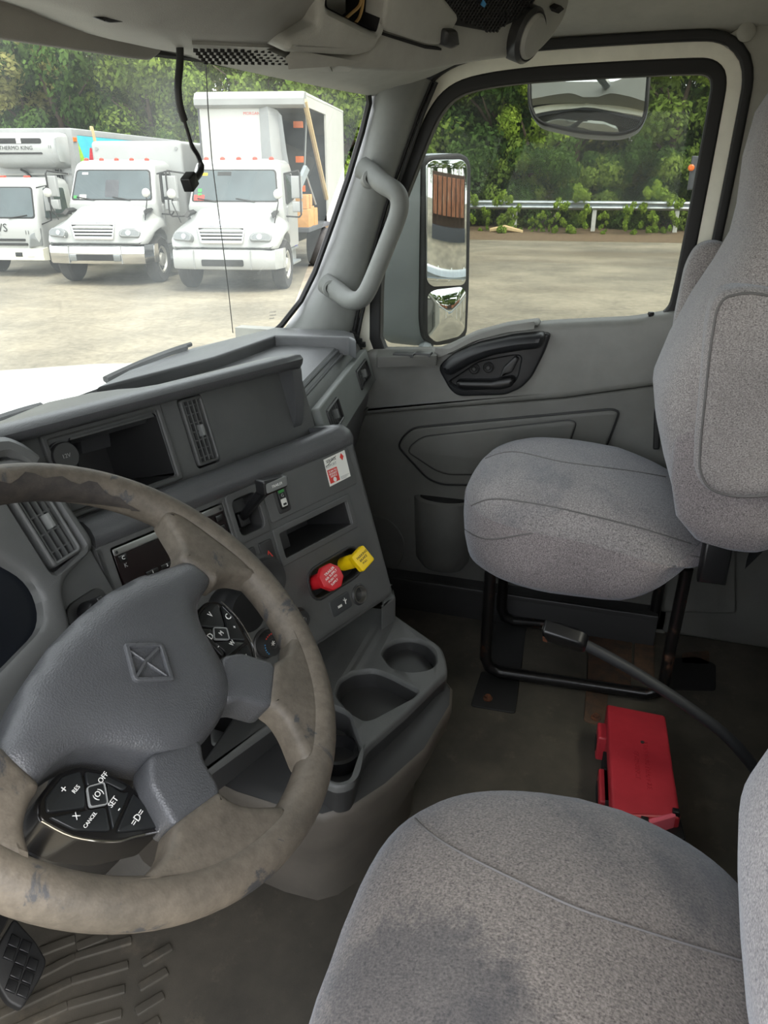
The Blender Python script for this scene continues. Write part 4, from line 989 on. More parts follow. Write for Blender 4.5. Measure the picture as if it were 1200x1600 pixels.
pb = [(.475, -.20, .14, .06), (.485, -.165, .19, .13), (.52, -.135, .215, .17), (.60, -.105, .225, .19), (.67, -.082, .228, .20), (.73, -.070, .228, .20), (.80, -.088, .226, .19), (.88, -.120, .222, .17), (.95, -.152, .212, .15), (1.00, -.170, .190, .14), (1.05, -.172, .172, .135), (1.13, -.170, .163, .13), (1.20, -.178, .15, .125), (1.245, -.20, .12, .10), (1.262, -.225, .07, .05)]
m = backrest(.605, pb, .22, .17); bk = m.build('backrest', 'back_cloth', ps, smooth=80)
lb = [(.478, -.21, .02, .07), (.490, -.165, .032, .13), (.53, -.130, .040, .175), (.60, -.112, .042, .20), (.67, -.105, .040, .20), (.73, -.115, .034, .18), (.78, -.14, .02, .13)]
lb = [(z_, y_-.004, h_*1.25, t_*1.04) for z_, y_, h_, t_ in lb]; m = backrest(.416, lb, .05, .15, 2.6); m.build('side_bolster', 'seat_side', ps, smooth=80)
# folded-up armrests
SF = Fr((.395, 0, 0), (0, -1, 0), (0, 0, 1))
arm = rpoly(SF.uvs([(1165, 446), (1125, 456), (1110, 480), (1100, 540), (1085, 690), (1083, 735), (1100, 768), (1140, 781), (1200, 780), (1255, 770), (1262, 520), (1230, 455)], .03), .03, 5)
m = MB(); m.prism(SF, arm, -.035, .045, .028, steps=5); m.build('armrest', 'back_cloth', ps, smooth=80)
m = MB(); m.tube([SF.pt(*p, .0385) for p in offs(ccw(arm), .009)], .0022, 5, closed=True); m.build('seam', 'thread', ps, smooth=80)
SF2 = Fr((.83, 0, 0), (0, -1, 0), (0, 0, 1))
arm2 = rpoly(SF2.uvs([(1044, 572), (1054, 500), (1072, 415), (1090, 384), (1118, 376), (1146, 386), (1160, 430), (1140, 560)], .03), .03, 5)
m = MB(); m.prism(SF2, arm2, -.03, .04, .026, steps=5); far_arm = m.build('armrest', 'back_cloth', ps, smooth=80)
# recliner hinge
m = MB(); m.box(Fr((.42, -.19, .40), (0, -1, 0), (0, 0, 1)), -.0, .05, .0, .10, -.01, .02, .008); m.build('recliner_hinge', 'black_plastic', ps)
# tube frames
zt = .018
def frame(pL, pR, ztop, fx):
    a = PZ(*pL, zt); b = PZ(*pR, zt); d = (b-a).normalized(); r = .035
    P = [V((a.x, a.y, ztop)), V((a.x, a.y, .12)), a+V((0, 0, r)), a + d*r*.3+V((0, 0, r*.3)), a+d*r, b-d*r, b-d*r*.3+V((0, 0, r*.3)), b+V((0, 0, r)), V((b.x+fx, b.y, .12)), V((b.x+fx, b.y-.005, ztop))]
    m = MB(); m.tube(P, .0135, 10); m.build('tube_frame', 'rusty_black', ps, smooth=60); return a, b
a0, b0 = frame((757, 1046), (1034, 1088), .345, 0); a1, b1 = frame((782, 968), (1018, 990), .345, 0)
for p, q in ((a0, a1), (b0, b1)):
    m = MB(); m.tube([V((p.x, p.y, .335)), V((q.x, q.y, .335))], .012, 8); m.build('cross_tube', 'rusty_black', ps)
# ---- driver seat
ds = thing('driver_seat', 'stained grey-brown cloth driver seat in front of the steering wheel', 'seat', (-.49, -.02, 0))
def zd(x, y, z):
    return (.016*math.cos(x*6)-.010*max(0, (y-.02)/.2)-.024*max(0, (-y-.02)/.2) if z > .40 else 0)
rows = [(.06, .06, .285), (.02, .02, .285), (.0, .0, .31), (-.004, -.004, .35), (0, 0, .395), (.008, .008, .420), (.025, .025, .441), (.05, .05, .455), (.09, .09, .467), (.14, .14, .475), (.19, .18, .479)]
m = cushion(-.49, -.015, .243, .215, rows, 3.4, 3.0, zd, .004); dc = m.build('seat_cushion', 'driver_cloth', ds, smooth=80)
seam(dc, [(642, 1272), (670, 1300), (720, 1332), (800, 1372), (900, 1418), (1000, 1452), (1100, 1483), (1210, 1515)], ds, r=.0014)
db = [(.27, -.26, .20, .08), (.30, -.235, .235, .12), (.36, -.212, .252, .15), (.42, -.182, .258, .17), (.48, -.163, .262, .18), (.53, -.156, .262, .18), (.57, -.166, .258, .175), (.61, -.182, .250, .17), (.66, -.19, .252, .17), (.74, -.215, .252, .17), (.85, -.25, .25, .16), (1.0, -.29, .23, .15), (1.1, -.31, .18, .14), (1.2, -.32, .15, .12), (1.25, -.35, .08, .06)]
m = backrest(-.50, db, .25, .17, 3.0); m.build('backrest', 'back_cloth', ds, smooth=80)
m = MB(); m.box(XY, -.68, -.31, -.20, .14, .0, .30, .02); m.build('seat_base', 'black_plastic', ds)
q = PX(1170, 1418, -.30); m = MB(); m.box(Fr(q, (0, -1, 0), (-.3, 0, .95)), -.03, .03, -.006, .006, -.004, .004, .001); m.build('buckle_tongue', 'steel', ds)
# ---- seat belt buckle on a stalk
sb = thing('seat_belt_buckle', 'black seat belt buckle on a long stiff stalk between the seats', 'buckle', (.21, -.40, 0))
xs_ = .2
pth = [V((.21, -.40, .0)), V((.205, -.36, .09)), PX(1150, 1165, xs_), PX(1080, 1108, xs_), PX(1000, 1055, xs_), PX(950, 1026, xs_), PX(912, 1006, xs_)]
m = MB(); m.tube(smoothpath(pth, 4), [.011]*9+[.010]*16, 8); m.build('stalk', 'black_belt', sb, smooth=70)
c = PX(882, 996, xs_); fx = (PX(858, 988, xs_)-PX(910, 1005, xs_)).normalized(); f = Fr(c, -fx, V((-.55, 0, .83)))
m = MB(); m.prism(f, rpoly([(-.038, -.019), (.030, -.019), (.040, -.012), (.040, .012), (.030, .019), (-.038, .019)], .006, 3), -.012, .012, .006); bk_ = m.build('buckle_body', 'black_plastic', sb)
m = MB(); m.box(f, -.0395, -.0375, -.012, .012, -.004, .004); m.build('buckle_slot', 'steel', bk_)
m = MB(); m.prism(f, rpoly([(-.036, -.017), (-.026, -.017), (-.030, -.002), (-.036, .002)], .003), .006, .0128, .001); m.build('worn_patch', 'rust', bk_)
# ---- belt anchor by the rear trim
ba = thing('seat_belt_anchor', 'rusty orange seat belt end bolted down beside the rear wall', 'seat belt', tuple(PZ(1150, 985, .01)))
q = PZ(1152, 985, .02); top_ = V((q.x-.06, q.y-.005, .42))
f = Fr(q, (.25, -.97, 0), (top_-q).normalized())
m = MB(); m.prism(f, [(-.024, .17), (.024, .17), (.02, .46), (-.02, .46)], -.002, .002); m.build('webbing', 'black_belt', ba)
m = MB(); m.prism(f, rpoly([(-.026, .015), (.014, .0), (.026, .03), (.024, .19), (-.022, .19)], .01), -.004, .004, .002); m.build('strap_end', 'orange_strap', ba)
m = MB(); m.prism(XY, rpoly([PZ(*p, .0)[:2] for p in [(1138, 978), (1150, 972), (1168, 990), (1160, 998), (1146, 992)]], .006), 0, .008, .003); m.build('anchor_plate', 'rust', ba)
# ---- red case
rc = thing('red_case', 'red plastic warning triangle case lying on the cab floor', 'case', tuple(PZ(1000, 1190, 0)))
HT = .10
tp = [PZ(*p, HT)[:2] for p in [(948, 1099), (1040, 1117), (1064, 1278), (1008, 1292), (956, 1274)]]
tp = [tp[0], tp[1], tp[2], tp[4]]; tp2 = ccw(rpoly(tp, .006, 3))
m = MB(); m.prism(XY, tp2, HT*.50, HT, .006); lid = m.build('lid', 'red_case', rc)
m = MB(); m.prism(XY, offs(tp2, .003), 0.002, HT*.49, .002); m.build('base', 'red_case', rc)
P0 = V((tp[0][0], tp[0][1], 0)); P1_ = V((tp[3][0], tp[3][1], 0)); dx = (P1_-P0); Lc = dx.length; dx.normalize(); fs = Fr(P0, dx, V((0, 0, 1)))   # near side face
sg = 1 if fs.n.y > 0 else -1
for u0, u1, hh in ((.10*Lc, .26*Lc, .075), (.52*Lc, .80*Lc, .07)):
    m = MB(); m.prism(fs, rrect(u0, u1, .018, hh, .005), 0, sg*.016, .004); lt = m.build('latch', 'red_case', rc)
    m = MB(); m.prism(fs, rrect(u0+.012, u1-.012, .03, hh-.02, .003), sg*.01, sg*.0175); m.build('latch_slot', 'void_black', lt)
m = MB(); m.prism(fs, rrect(.36*Lc, .97*Lc, .02, .07, .004), 0, sg*.006); m.build('side_recess', 'void_black', rc)
m = MB(); P2_ = V((tp[1][0], tp[1][1], 0)); P3_ = V((tp[2][0], tp[2][1], 0)); fh = Fr(P2_, (P3_-P2_).normalized(), V((0, 0, 1)))
m.prism(fh, rrect(.17, .27, .03, .075, .004), 0, -.006 if fh.n.y > 0 else .006, .002); m.build('hinge', 'red_case', rc)
m = MB(); fu = Fr(V((0, 0, HT)), (1, 0, 0), (0, 1, 0)); c = PZ(1004, 1160, HT); m.lathe(fu, [(.004, -.001), (.004, .001)], 10, c.x, c.y); m.build('lid_dimple', 'dark_plastic', lid)
ft = Fr(PZ(1003, 1235, HT), (tp2[0][0]*0-.997, .03, 0), V((-.03, -.997, 0)))
for k, (s_, off) in enumerate((('EMERGENCY', .0), ('WARNING TRIANGLE', .024))): text('lid_lettering', s_, Fr(PZ(995+k*16, 1195, HT), (-.995, -.06, 0), (.06, -.995, 0)), 0, 0, .013, 'red_case', lid, .0004, ext=.0006)
# carrier clip at the end of the case
m = MB(); q = [PZ(*p, .075) for p in [(1004, 1284), (1060, 1268), (1072, 1312), (1020, 1322)]]
m.prism(XY, rpoly([(p.x, p.y) for p in q], .004), .0, .078, .003); cl = m.build('carrier_clip', 'black_plastic', rc)
m = MB(); q = [PZ(*p, .10) for p in [(1012, 1282), (1054, 1271), (1056, 1278), (1014, 1290)]]; m.prism(XY, rpoly([(p.x, p.y) for p in q], .003), .07, .104, .002); m.build('carry_handle', 'pink_plastic', rc)
for px in ((1007, 1284), (1056, 1271)):
    c = PZ(*px, .1); m = MB(); m.box(XY, c.x-.006, c.x+.006, c.y-.006, c.y+.006, .05, .108, .003); m.build('clip_post', 'black_plastic', cl)
# ================================================================== overhead console, visor, cable
oc = thing('overhead_console', 'grey moulded overhead console with speaker mesh and open cubby', 'console', (.2, .3, 1.32))
# main body: rows from the rear upper edge round to the front lower edge
cF = [(-120, -25), (0, -2), (70, 21), (120, 42), (175, 62), (245, 77), (300, 86), (378, 95), (445, 103), (520, 112), (575, 112)]
cM = [(-120, -35), (0, -12), (70, 6), (120, 22), (175, 40), (245, 55), (300, 64), (378, 68), (445, 70), (497, 66), (545, 74)]
cN = [(-120, -42), (0, -20), (70, -4), (120, 11), (175, 28), (245, 42), (300, 51), (378, 54), (445, 54), (500, 42), (540, 48)]
cT = [(-120, -90), (0, -70), (70, -60), (120, -50), (175, -42), (245, -38), (300, -36), (378, -34), (445, -34), (512, -30), (540, -20)]
rows = []
for i in range(len(cF)):
    f_ = PY(*cF[i], .535); m_ = PY(*cM[i], .455); n_ = PY(*cN[i], .435); t_ = PY(*cT[i], .37)
    e = V((f_.x, .62, f_.z+.02)); r = [V((t_.x, t_.y, 1.44)), t_, n_, m_, f_, e, V((e.x, .63, 1.44))]
    rows.append(r)
m = MB(); m.loft(rows, cap0=True, cap1=True); m.build('console_body', 'overhead_dark', oc, smooth=50)
# lighter perforated underside panel
rows = []
for i in range(6, 10):
    f_ = PY(*cF[i], .532); m_ = PY(*cM[i], .452); rows.append([m_.lerp(f_, .04)+V((0, 0, -.0025)), m_.lerp(f_, .97)+V((0, 0, -.0025)), m_.lerp(f_, .97)+V((0, 0, .005)), m_.lerp(f_, .04)+V((0, 0, .005))])
m = MB(); m.loft(rows, cap0=True, cap1=True); m.build('underside_panel', 'overhead_plastic', oc)
m = MB()
for j in range(5):
    for i in range(19):
        px = 305+i*10.5+j*4; py = 70+i*.25+j*5.0
        if px > 500: continue
        t = (py-66)/36; y_ = .453+.08*max(0, min(1, t)); c = PY(px, py, y_)+V((0, 0, -.004)); f = Fr(c, (1, 0, 0), (0, 1, .1))
        m.prism(f, circ(0, 0, .0030, 6, .0024), -.003, .0006)
hl = m.build('speaker_holes', 'void_black', oc); hl['kind'] = 'stuff'
# corner block with the open cubby
def solid(quadsF, yF, yB, mat, name, dz=0, ch=0, parent=None):
    m = MB(); F_ = [PY(*p, yF) for p in quadsF]; B_ = [PY(*p, yB)+V((0, 0, dz)) for p in quadsF]
    m.loft([F_, B_], cap0=True, cap1=True); return m.build(name, mat, parent or oc)
UB = Fr((.29, .30, 1.272), (.94, -.34, 0), (-.119, -.329, .936))   # near-vertical face of the right hand module, looking at the driver
def mod(px, w0, w1, mat, name, r=.01, ch=.004, parent=None, fr=UB, holes=()):
    m = MB(); m.prism(fr, rpoly(fr.uvs(px, w1), r, 4), w0, w1, ch, holes=[rpoly(fr.uvs(h, w1), .006, 3) for h in holes]); return m.build(name, mat, parent or oc, smooth=45)
mod([(497, 12), (500, 40), (452, 62), (448, 84), (560, 90), (588, 82), (604, 40), (612, -40), (505, -40)], -.10, .0, 'overhead_plastic', 'cubby_block', .012, .010, holes=[[(512, 14), (592, 55), (604, 8), (606, -30), (514, -30)]])
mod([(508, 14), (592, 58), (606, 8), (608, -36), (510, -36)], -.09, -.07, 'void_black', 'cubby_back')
m = MB(); m.cup(UB, offs(ccw(rpoly(UB.uvs([(512, 14), (592, 55), (604, 8), (606, -30), (514, -30)], 0), .006, 3)), .0015), -.004, -.085); m.build('cubby_black_shell', 'void_black', oc)  # black shell over the grey walls darkens the cubby's inside
for k in range(2):
    P_ = [PX(*p, .0) for p in [(0, 0)]]
    pth = [UB.pt(*UB.uv(*p, -.02), -.02) for p in ([(548, 42), (560, 30), (566, 12), (568, -8)] if k else [(532, 36), (548, 22), (562, 8), (566, -12)])]
    m = MB(); m.tube(smoothpath(pth, 4), .002, 5); m.build('loose_wire', 'wire_tan', oc)
# broad underside between the modules
mod([(440, 92), (560, 86), (600, 50), (640, -40), (900, -40), (888, 22), (870, 55), (840, 88), (762, 97), (700, 108), (650, 118), (560, 112)], -.12, -.012, 'overhead_plastic', 'module_body', .02, .012)
mod([(602, 14), (612, -40), (665, -40), (720, 28), (705, 52), (690, 72), (668, 70), (600, 48)], -.03, .004, 'overhead_plastic', 'module_flap', .012, .006)
mod([(596, 50), (668, 72), (690, 75), (690, 79), (664, 76), (594, 54)], -.03, -.006, 'void_black', 'flap_gap', .002, 0)
mod([(700, 48), (718, 48), (721, 72), (708, 79), (698, 72)], -.01, .016, 'dark_plastic', 'latch_knob', .006, .006)
mod([(636, -40), (640, 2), (700, 38), (770, 51), (815, 30), (838, 2), (836, -40)], -.03, -.004, 'void_black', 'mesh_well', .02, .004)
m = MB(); cnt = 0
for i in range(-4, 40):
    for j in range(-6, 14):
        px, py = 642+i*5.4+(j % 2)*2.7, 48-j*4.4
        if py > 50-max(0, (770-px))*.42+2 or py > 50-max(0, px-775)*.75 or px > 836 or py < -30: continue
        u, v = UB.uv(px, py, -.002); m.prism(UB, circ(u, v, .0026, 5), -.004, -.0005); cnt += 1
mg = m.build('speaker_mesh', 'rubber', oc); mg['kind'] = 'stuff'
# round lamp / vent at the outer corner
u, v = UB.uv(828, 56, .004); u2, v2 = UB.uv(800, 82, .004); rr = .037
fl = UB.shift(u, v, 0)
m = MB(); m.lathe(fl, [(rr*1.15, -.02), (rr*1.15, .004), (rr, .010), (rr*.95, .008)], 28); lr = m.build('lamp_ring', 'dark_plastic', oc)
m = MB(); m.lathe(fl, [(rr*.92, .0), (rr*.92, .010), (rr*.80, .015), (rr*.3, .018)], 28); m.build('lamp_lens', 'overhead_plastic', lr)
mod([(868, 14), (876, 8), (882, 14), (872, 22)], -.01, .003, 'void_black', 'corner_slot', .003, 0)
# small badge on the mesh
mod([(756, 0), (760, 6), (757, 12), (752, 8)], .0, .002, 'blue_print', 'blue_badge', .001, 0)
# header rail over the windshield
m = MB(); rows = []
for x in [-.80+.1*i for i in range(17)]:
    y0 = ws_y(x, 1.262); rows.append([V((x, y0-.004, 1.252)), V((x, y0-.04, 1.262)), V((x, y0-.13, 1.285)), V((x, y0-.26, 1.335)), V((x, y0-.26, 1.43)), V((x, y0+.04, 1.43)), V((x, y0+.03, 1.26))])
m.loft(rows, cap0=True, cap1=True); hr = struct(m.build('trim_5', 'overhead_plastic', smooth=50), 'pale grey header trim above the windshield')
m = MB(); m.tube([on_ws(*p, .004) for p in [(-100, 20), (150, 70), (330, 92)]], .006, 6); m.build('header_gasket', 'rubber', hr)
# sun visor
sv = thing('sun_visor', 'flat grey sun visor folded down along the windshield top', 'sun visor', tuple(PY(120, 50, .56)))
vf = Fr(PY(120, 50, .575), (.93, .0, .0), (0, -.35, .94)); vf = Fr(PY(120, 50, .575), (1, 0, 0), (0, -.35, .94))
lp = rpoly(vf.uvs([(-140, -40), (70, -6), (200, 40), (247, 70), (243, 82), (228, 93), (205, 91), (0, 61), (-140, 38)]), .012, 4)
m = MB(); m.prism(vf, lp, -.006, .008, .006); m.build('visor_board', 'overhead_dark', sv, smooth=60)
m = MB(); q = [PY(*p, .45) for p in [(140, 24), (165, 12), (196, 12), (196, 22), (170, 30)]]; fq = Fr(q[0], (1, 0, 0), (0, -.3, .95))
m.prism(fq, rpoly(fq.uvs([(138, 25), (152, 10), (196, 6), (200, 20), (176, 30), (155, 31)]), .004), -.006, .012, .003); m.build('visor_clip', 'black_plastic', sv)
# hanging cable
hc = thing('hanging_cable', 'black braided cable with a plug dangling before the windshield', 'cable', tuple(PY(280, 84, .50)))
yc = .50
m = MB(); m.tube(smoothpath([PY(*p, yc) for p in [(281, 70), (281, 100), (278, 135), (281, 165), (288, 188)]], 4), .0042, 8); m.build('braided_sleeve', 'rubber', hc, smooth=70)
m = MB(); m.tube(smoothpath([PY(*p, yc) for p in [(287, 186), (293, 205), (300, 228), (309, 243), (314, 258), (312, 270), (304, 280)]], 4), [.0022]*8+[.0028]*8+[.004]*9, 8); m.build('bare_lead', 'black_plastic', hc, smooth=70)
f = Fr(PY(297, 284, yc), (.8, 0, .55), (-.55, 0, .8)); m = MB(); m.prism(f, rpoly([(-.010, -.007), (.008, -.009), (.010, .007), (-.008, .009)], .002), -.006, .006, .002); m.build('plug', 'black_plastic', hc)
# ================================================================== own truck outside: hood, wipers, mirrors
plain('truck_window', srgb(58, 70, 72), .06, var=.25, vs=1.2, coat=.8)
hd_ = thing('truck_hood', 'white sloping hood of the truck beyond the windshield', 'hood', (0, 1.5, .3))
rows = []
for y, hw, zt in ((.90, .86, .70), (1.0, .83, .712), (1.2, .775, .705), (1.6, .685, .665), (2.0, .62, .61), (2.35, .57, .52), (2.45, .54, .40)):
    half = [(0, zt), (hw*.45, zt-.006), (hw*.72, zt-.02), (hw*.88, zt-.045), (hw*.97, zt-.085), (hw, zt-.14), (hw*1.04, zt-.40)]
    rows.append([V((x, y, z)) for x, z in reversed(half)] + [V((-x, y, z)) for x, z in half[1:]])
m = MB(); m.loft(rows, cap0=True, cap1=True); m.build('hood_skin', 'hood_white', hd_, smooth=60)
m = MB(); m.loft([[V((x, ws_y(x, .75)+.02, .742)), V((x, .94, .715)), V((x, .96, .69)), V((x, ws_y(x, .75)+.02, .70))] for x in [-.84+.12*i for i in range(15)]], cap0=True, cap1=True); m.build('cowl', 'rubber', hd_)
for pts, nm in (([(165, 593), (215, 570), (262, 552), (290, 543)], 'tall'), ([(-40, 668), (20, 648), (56, 638)], 'short')):
    wp = thing('windshield_wiper', ('long' if nm == 'tall' else 'short') + ' black wiper blade resting at the foot of the windshield', 'wiper', tuple(on_ws(*pts[0], -.03)), group='windshield wipers')
    P_ = smoothpath([on_ws(*p, -.022) for p in pts], 4); m = MB(); m.tube(P_, .007, 6); m.build('blade', 'rubber', wp)
    P_ = smoothpath([on_ws(p[0]+8, p[1]-5, -.035) for p in pts], 4); m = MB(); m.tube(P_, .005, 6); m.build('wiper_arm', 'rubber', wp)
    for t in (.2, .5, .8):
        i = int(t*(len(P_)-1)); m = MB(); m.tube([P_[i], smoothpath([on_ws(*p, -.022) for p in pts], 4)[i]], .004, 5); m.build('blade_claw', 'rubber', wp)
# door mirror
dm = thing('door_mirror', 'tall grey door mirror with a flat pane over a small convex pane', 'mirror', tuple(PX(690, 545, 1.2)))
MF = Fr(PX(698, 390, 1.22), (.81, -.58, 0), (0, 0, 1))
o1 = rpoly(MF.uvs([(664, 250), (670, 243), (720, 239), (732, 246), (736, 262), (733, 448), (730, 520), (722, 534), (680, 541), (664, 530), (660, 500)]), .02, 4)
m = MB(); m.prism(MF, o1, -.03, .004, .008); m.build('mirror_bezel', 'rubber', dm)
h1 = ccw(o1); rows = []
back = V((-.25, .55, 0)).normalized()
for s_, d in ((1.0, .005), (1.02, .02), (1.02, .06), (.97, .12), (.85, .155), (.6, .17)):
    cu_ = sum(p[0] for p in h1)/len(h1); cv_ = sum(p[1] for p in h1)/len(h1)
    rows.append([MF.pt(cu_+(p[0]-cu_)*s_, cv_+(p[1]-cv_)*(s_ if s_ < 1 else 1), -.01) + back*d for p in h1])
m = MB(); m.loft(rows, cap1=True); m.build('mirror_shell', 'mirror_housing', dm, smooth=60)
m = MB(); m.prism(MF, rpoly(MF.uvs([(667, 256), (676, 250), (722, 249), (730, 258), (728, 440), (722, 446), (676, 448), (667, 440)], .006), .012, 4), -.01, .0065, .001); m.build('flat_pane', 'mirror_glass', dm)
c2 = ccw(rpoly(MF.uvs([(669, 460), (680, 453), (722, 448), (729, 456), (727, 515), (718, 526), (682, 535), (669, 524)], .006), .012, 4))
cu_ = sum(p[0] for p in c2)/len(c2); cv_ = sum(p[1] for p in c2)/len(c2)
m = MB(); rows = [[MF.pt(cu_+(p[0]-cu_)*s_, cv_+(p[1]-cv_)*s_, .004+.012*(1-s_*s_)) for p in c2] for s_ in (1, .85, .7, .5, .3, .1)]; m.loft(rows, cap1=True); m.build('convex_pane', 'mirror_glass', dm, smooth=80)
m = MB(); m.tube([PX(668, 535, 1.25), PX(660, 556, 1.10), V((.95, .62, .62))], .022, 8); m.build('mirror_arm', 'mirror_housing', dm)
# look-down mirror above the door glass
lm = thing('look_down_mirror', 'rounded convex mirror hanging outside above the passenger window', 'mirror', tuple(PX(920, 112, 1.02)))
LF = Fr(PX(920, 160, 1.03), V((0, -1, 0)), V((.35, 0, .94)))
lo = ccw(rpoly(LF.uvs([(826, 95), (827, 165), (840, 192), (905, 207), (970, 211), (1000, 200), (1010, 175), (1016, 95)]), .03, 5))
m = MB(); rows = []
cu_ = sum(p[0] for p in lo)/len(lo); cv_ = sum(p[1] for p in lo)/len(lo)
for s_, d in ((1, 0), (1.03, -.01), (1.0, -.03), (.8, -.06), (.4, -.075)): rows.append([LF.pt(cu_+(p[0]-cu_)*s_, cv_+(p[1]-cv_)*s_, d) for p in lo])
m.loft(rows, cap1=True); m.build('mirror_shell', 'mirror_housing', lm, smooth=60)
m = MB(); rows = [[LF.pt(cu_+(p[0]-cu_)*s_, cv_+(p[1]-cv_)*s_, -.002+.018*(1-s_*s_)) for p in lo] for s_ in (.96, .85, .7, .5, .3, .1)]; m.loft(rows, cap1=True); m.build('convex_pane', 'mirror_glass', lm, smooth=80)
m = MB(); m.tube([LF.pt(cu_+(p[0]-cu_)*1.0, cv_+(p[1]-cv_)*1.0, .001) for p in lo], .004, 6, closed=True); m.build('mirror_rim', 'rubber', lm)
m = MB(); m.tube([LF.pt(0, .06, -.03), V((.99, .1, 1.36)), V((.94, .1, 1.42))], .012, 8); m.build('mirror_arm', 'mirror_housing', lm)
# ================================================================== yard
GZ = -1.2
m = MB(); m.add([(-70, -90, GZ), (120, -90, GZ), (120, 120, GZ), (-70, 120, GZ)], [(0, 1, 2, 3)])
gd = tag(m.build('ground', 'asphalt'), 'bleached cracked asphalt yard', None, None, 'structure')
# verge with leaf litter by the rail
m = MB(); rows = []
for y in range(-40, 70, 4):
    k = .4*mnoise.noise(V((y*.3, 0, 0))); rows.append([V((30.2+k-y*.08, y, GZ+.004)), V((32.0-y*.08, y, GZ+.10)), V((33.5-y*.08, y, GZ+.22)), V((60-y*.08, y, GZ+.4))])
m.loft(rows, closed=False); struct(m.build('verge', 'leaf_litter', smooth=80), 'strip of brown leaf litter beyond the yard')
# ================================================================== guardrail
gr = thing('guardrail', 'galvanised steel guardrail on short pale posts along the hedge', 'guardrail', (33, 4, GZ+.1))
def rail_x(y): return 33.0 - y*.08
prof = [(-.02, .98), (.03, 1.01), (.06, 1.06), (.03, 1.11), (-.02, 1.15), (.03, 1.19), (.06, 1.24), (.03, 1.29), (-.02, 1.32)]
m = MB(); m.loft([[V((rail_x(y)-a, y, GZ+z)) for a, z in prof] + [V((rail_x(y)-a+.012, y, GZ+z)) for a, z in reversed(prof)] for y in range(-30, 66, 4)]); m.build('rail', 'rail_steel', gr, smooth=50)
for k in range(14):
    y = -14+k*1.95*1.6; m = MB(); m.box(XY, rail_x(y)+.03, rail_x(y)+.17, y-.08, y+.08, GZ+.05, GZ+1.25, .02); m.build('post', 'post_white', gr)
# ================================================================== foliage
def crown(n, rx, ry, rz, blobs, ls, seed, zc):
    rnd = random.Random(seed); vs = []; fs = []; B = []
    for _ in range(blobs):
        while True:
            p = V((rnd.uniform(-1, 1), rnd.uniform(-1, 1), rnd.uniform(-1, 1)))
            if .35 < p.length < 1: break
        B.append((V((p.x*rx, p.y*ry, p.z*rz+zc)), rnd.uniform(.16, .34)*rx))
    for _ in range(n):
        c, r = rnd.choice(B); d = V((rnd.gauss(0, 1), rnd.gauss(0, 1), rnd.gauss(0, 1)+.35)).normalized()
        p = c + d*r*rnd.uniform(.55, 1.12); nr = (d + V((rnd.gauss(0, .6), rnd.gauss(0, .6), rnd.gauss(0, .6)))).normalized()
        t = nr.cross(V((rnd.random(), rnd.random(), rnd.random()-.5))).normalized(); b = nr.cross(t); s = ls*rnd.uniform(.6, 1.3)
        i = len(vs); vs += [p+t*s, p+b*s*.55, p-t*s*.9, p-b*s*.55]; fs.append((i, i+1, i+2, i+3))
    me = bpy.data.meshes.new('crown'); me.from_pydata([tuple(v) for v in vs], [], fs); me.update(); return me
def trunk_mesh(h, r, seed):
    rnd = random.Random(seed); m = MB(); P_ = [V((0, 0, 0)), V((.1, .05, h*.4)), V((rnd.uniform(-.4, .4), rnd.uniform(-.4, .4), h*.75)), V((rnd.uniform(-.8, .8), rnd.uniform(-.8, .8), h*1.1))]
    m.tube(P_, [r, r*.8, r*.6, r*.25], 7)
    for k in range(6):
        a = rnd.uniform(0, 6.28); z0 = h*rnd.uniform(.45, .9); m.tube([V((0.1, 0, z0)), V((math.cos(a)*1.0, math.sin(a)*1.0, z0+.9)), V((math.cos(a)*2.0, math.sin(a)*2.0, z0+1.5))], [r*.4, r*.25, r*.1], 5)
    me = bpy.data.meshes.new('trunk'); me.from_pydata([tuple(v) for v in m.v], [], m.f); me.update()
    me.polygons.foreach_set('use_smooth', [True]*len(me.polygons)); me.materials.append(M['bark']); return me
kinds = []
for nm, mt, n, rx, rz, zc, th, lab, ls in (('broad_tree', 'leaf_mid', 15000, 2.9, 3.3, 6.2, 5.2, 'broad mid-green tree in the row behind the guardrail', .12), ('dense_tree', 'leaf_dark', 15000, 2.7, 3.6, 5.4, 4.6, 'dense dark green tree in the row behind the guardrail', .12),
        ('bright_tree', 'leaf_bright', 8000, 2.0, 2.4, 5.2, 4.6, 'bright yellow-green tree in the row behind the guardrail', .12), ('olive_tree', 'leaf_olive', 9000, 2.8, 3.4, 7.4, 6.6, 'thin olive-green tree with sky showing through its crown', .12)):
    me = crown(n, rx, rx, rz, 46 if nm != 'olive_tree' else 34, ls, len(nm)*7, zc); me.materials.append(M[mt]); kinds.append((nm, lab, me, trunk_mesh(th, .2, 5)))
bush_kinds = []
for nm, mt, n, rx, rz, lab in (('hedge_bush', 'leaf_dark', 9000, 1.7, 1.5, 'dark leafy bush filling the hedge under the trees'), ('green_bush', 'leaf_mid', 9000, 1.5, 1.3, 'mid-green leafy bush filling the hedge under the trees'), ('weed_clump', 'leaf_bright', 1100, .36, .50, 'bright green weed clump growing at the guardrail')):
    me = crown(n, rx, rx, rz, 26 if n > 2000 else 12, .08 if n > 2000 else .045, len(nm)*3+1, rz*.95); me.materials.append(M[mt]); bush_kinds.append((nm, lab, me))
def plant(kind, x, y, s, rz, z=GZ+.2):
    nm, lab, me, tr = kind; o = thing(nm, lab, 'tree', (0, 0, 0), group=nm.replace('_', ' ')+'s of the tree line')
    for n_, d in (('crown', me), ('trunk', tr)):
        c = bpy.data.objects.new(n_, d); COL.objects.link(c); c.parent = o
    o.location = (x, y, z); o.rotation_euler = (0, 0, rz); o.scale = (s, s, s*random.uniform(.9, 1.12))
rnd = random.Random(3)
spots = []
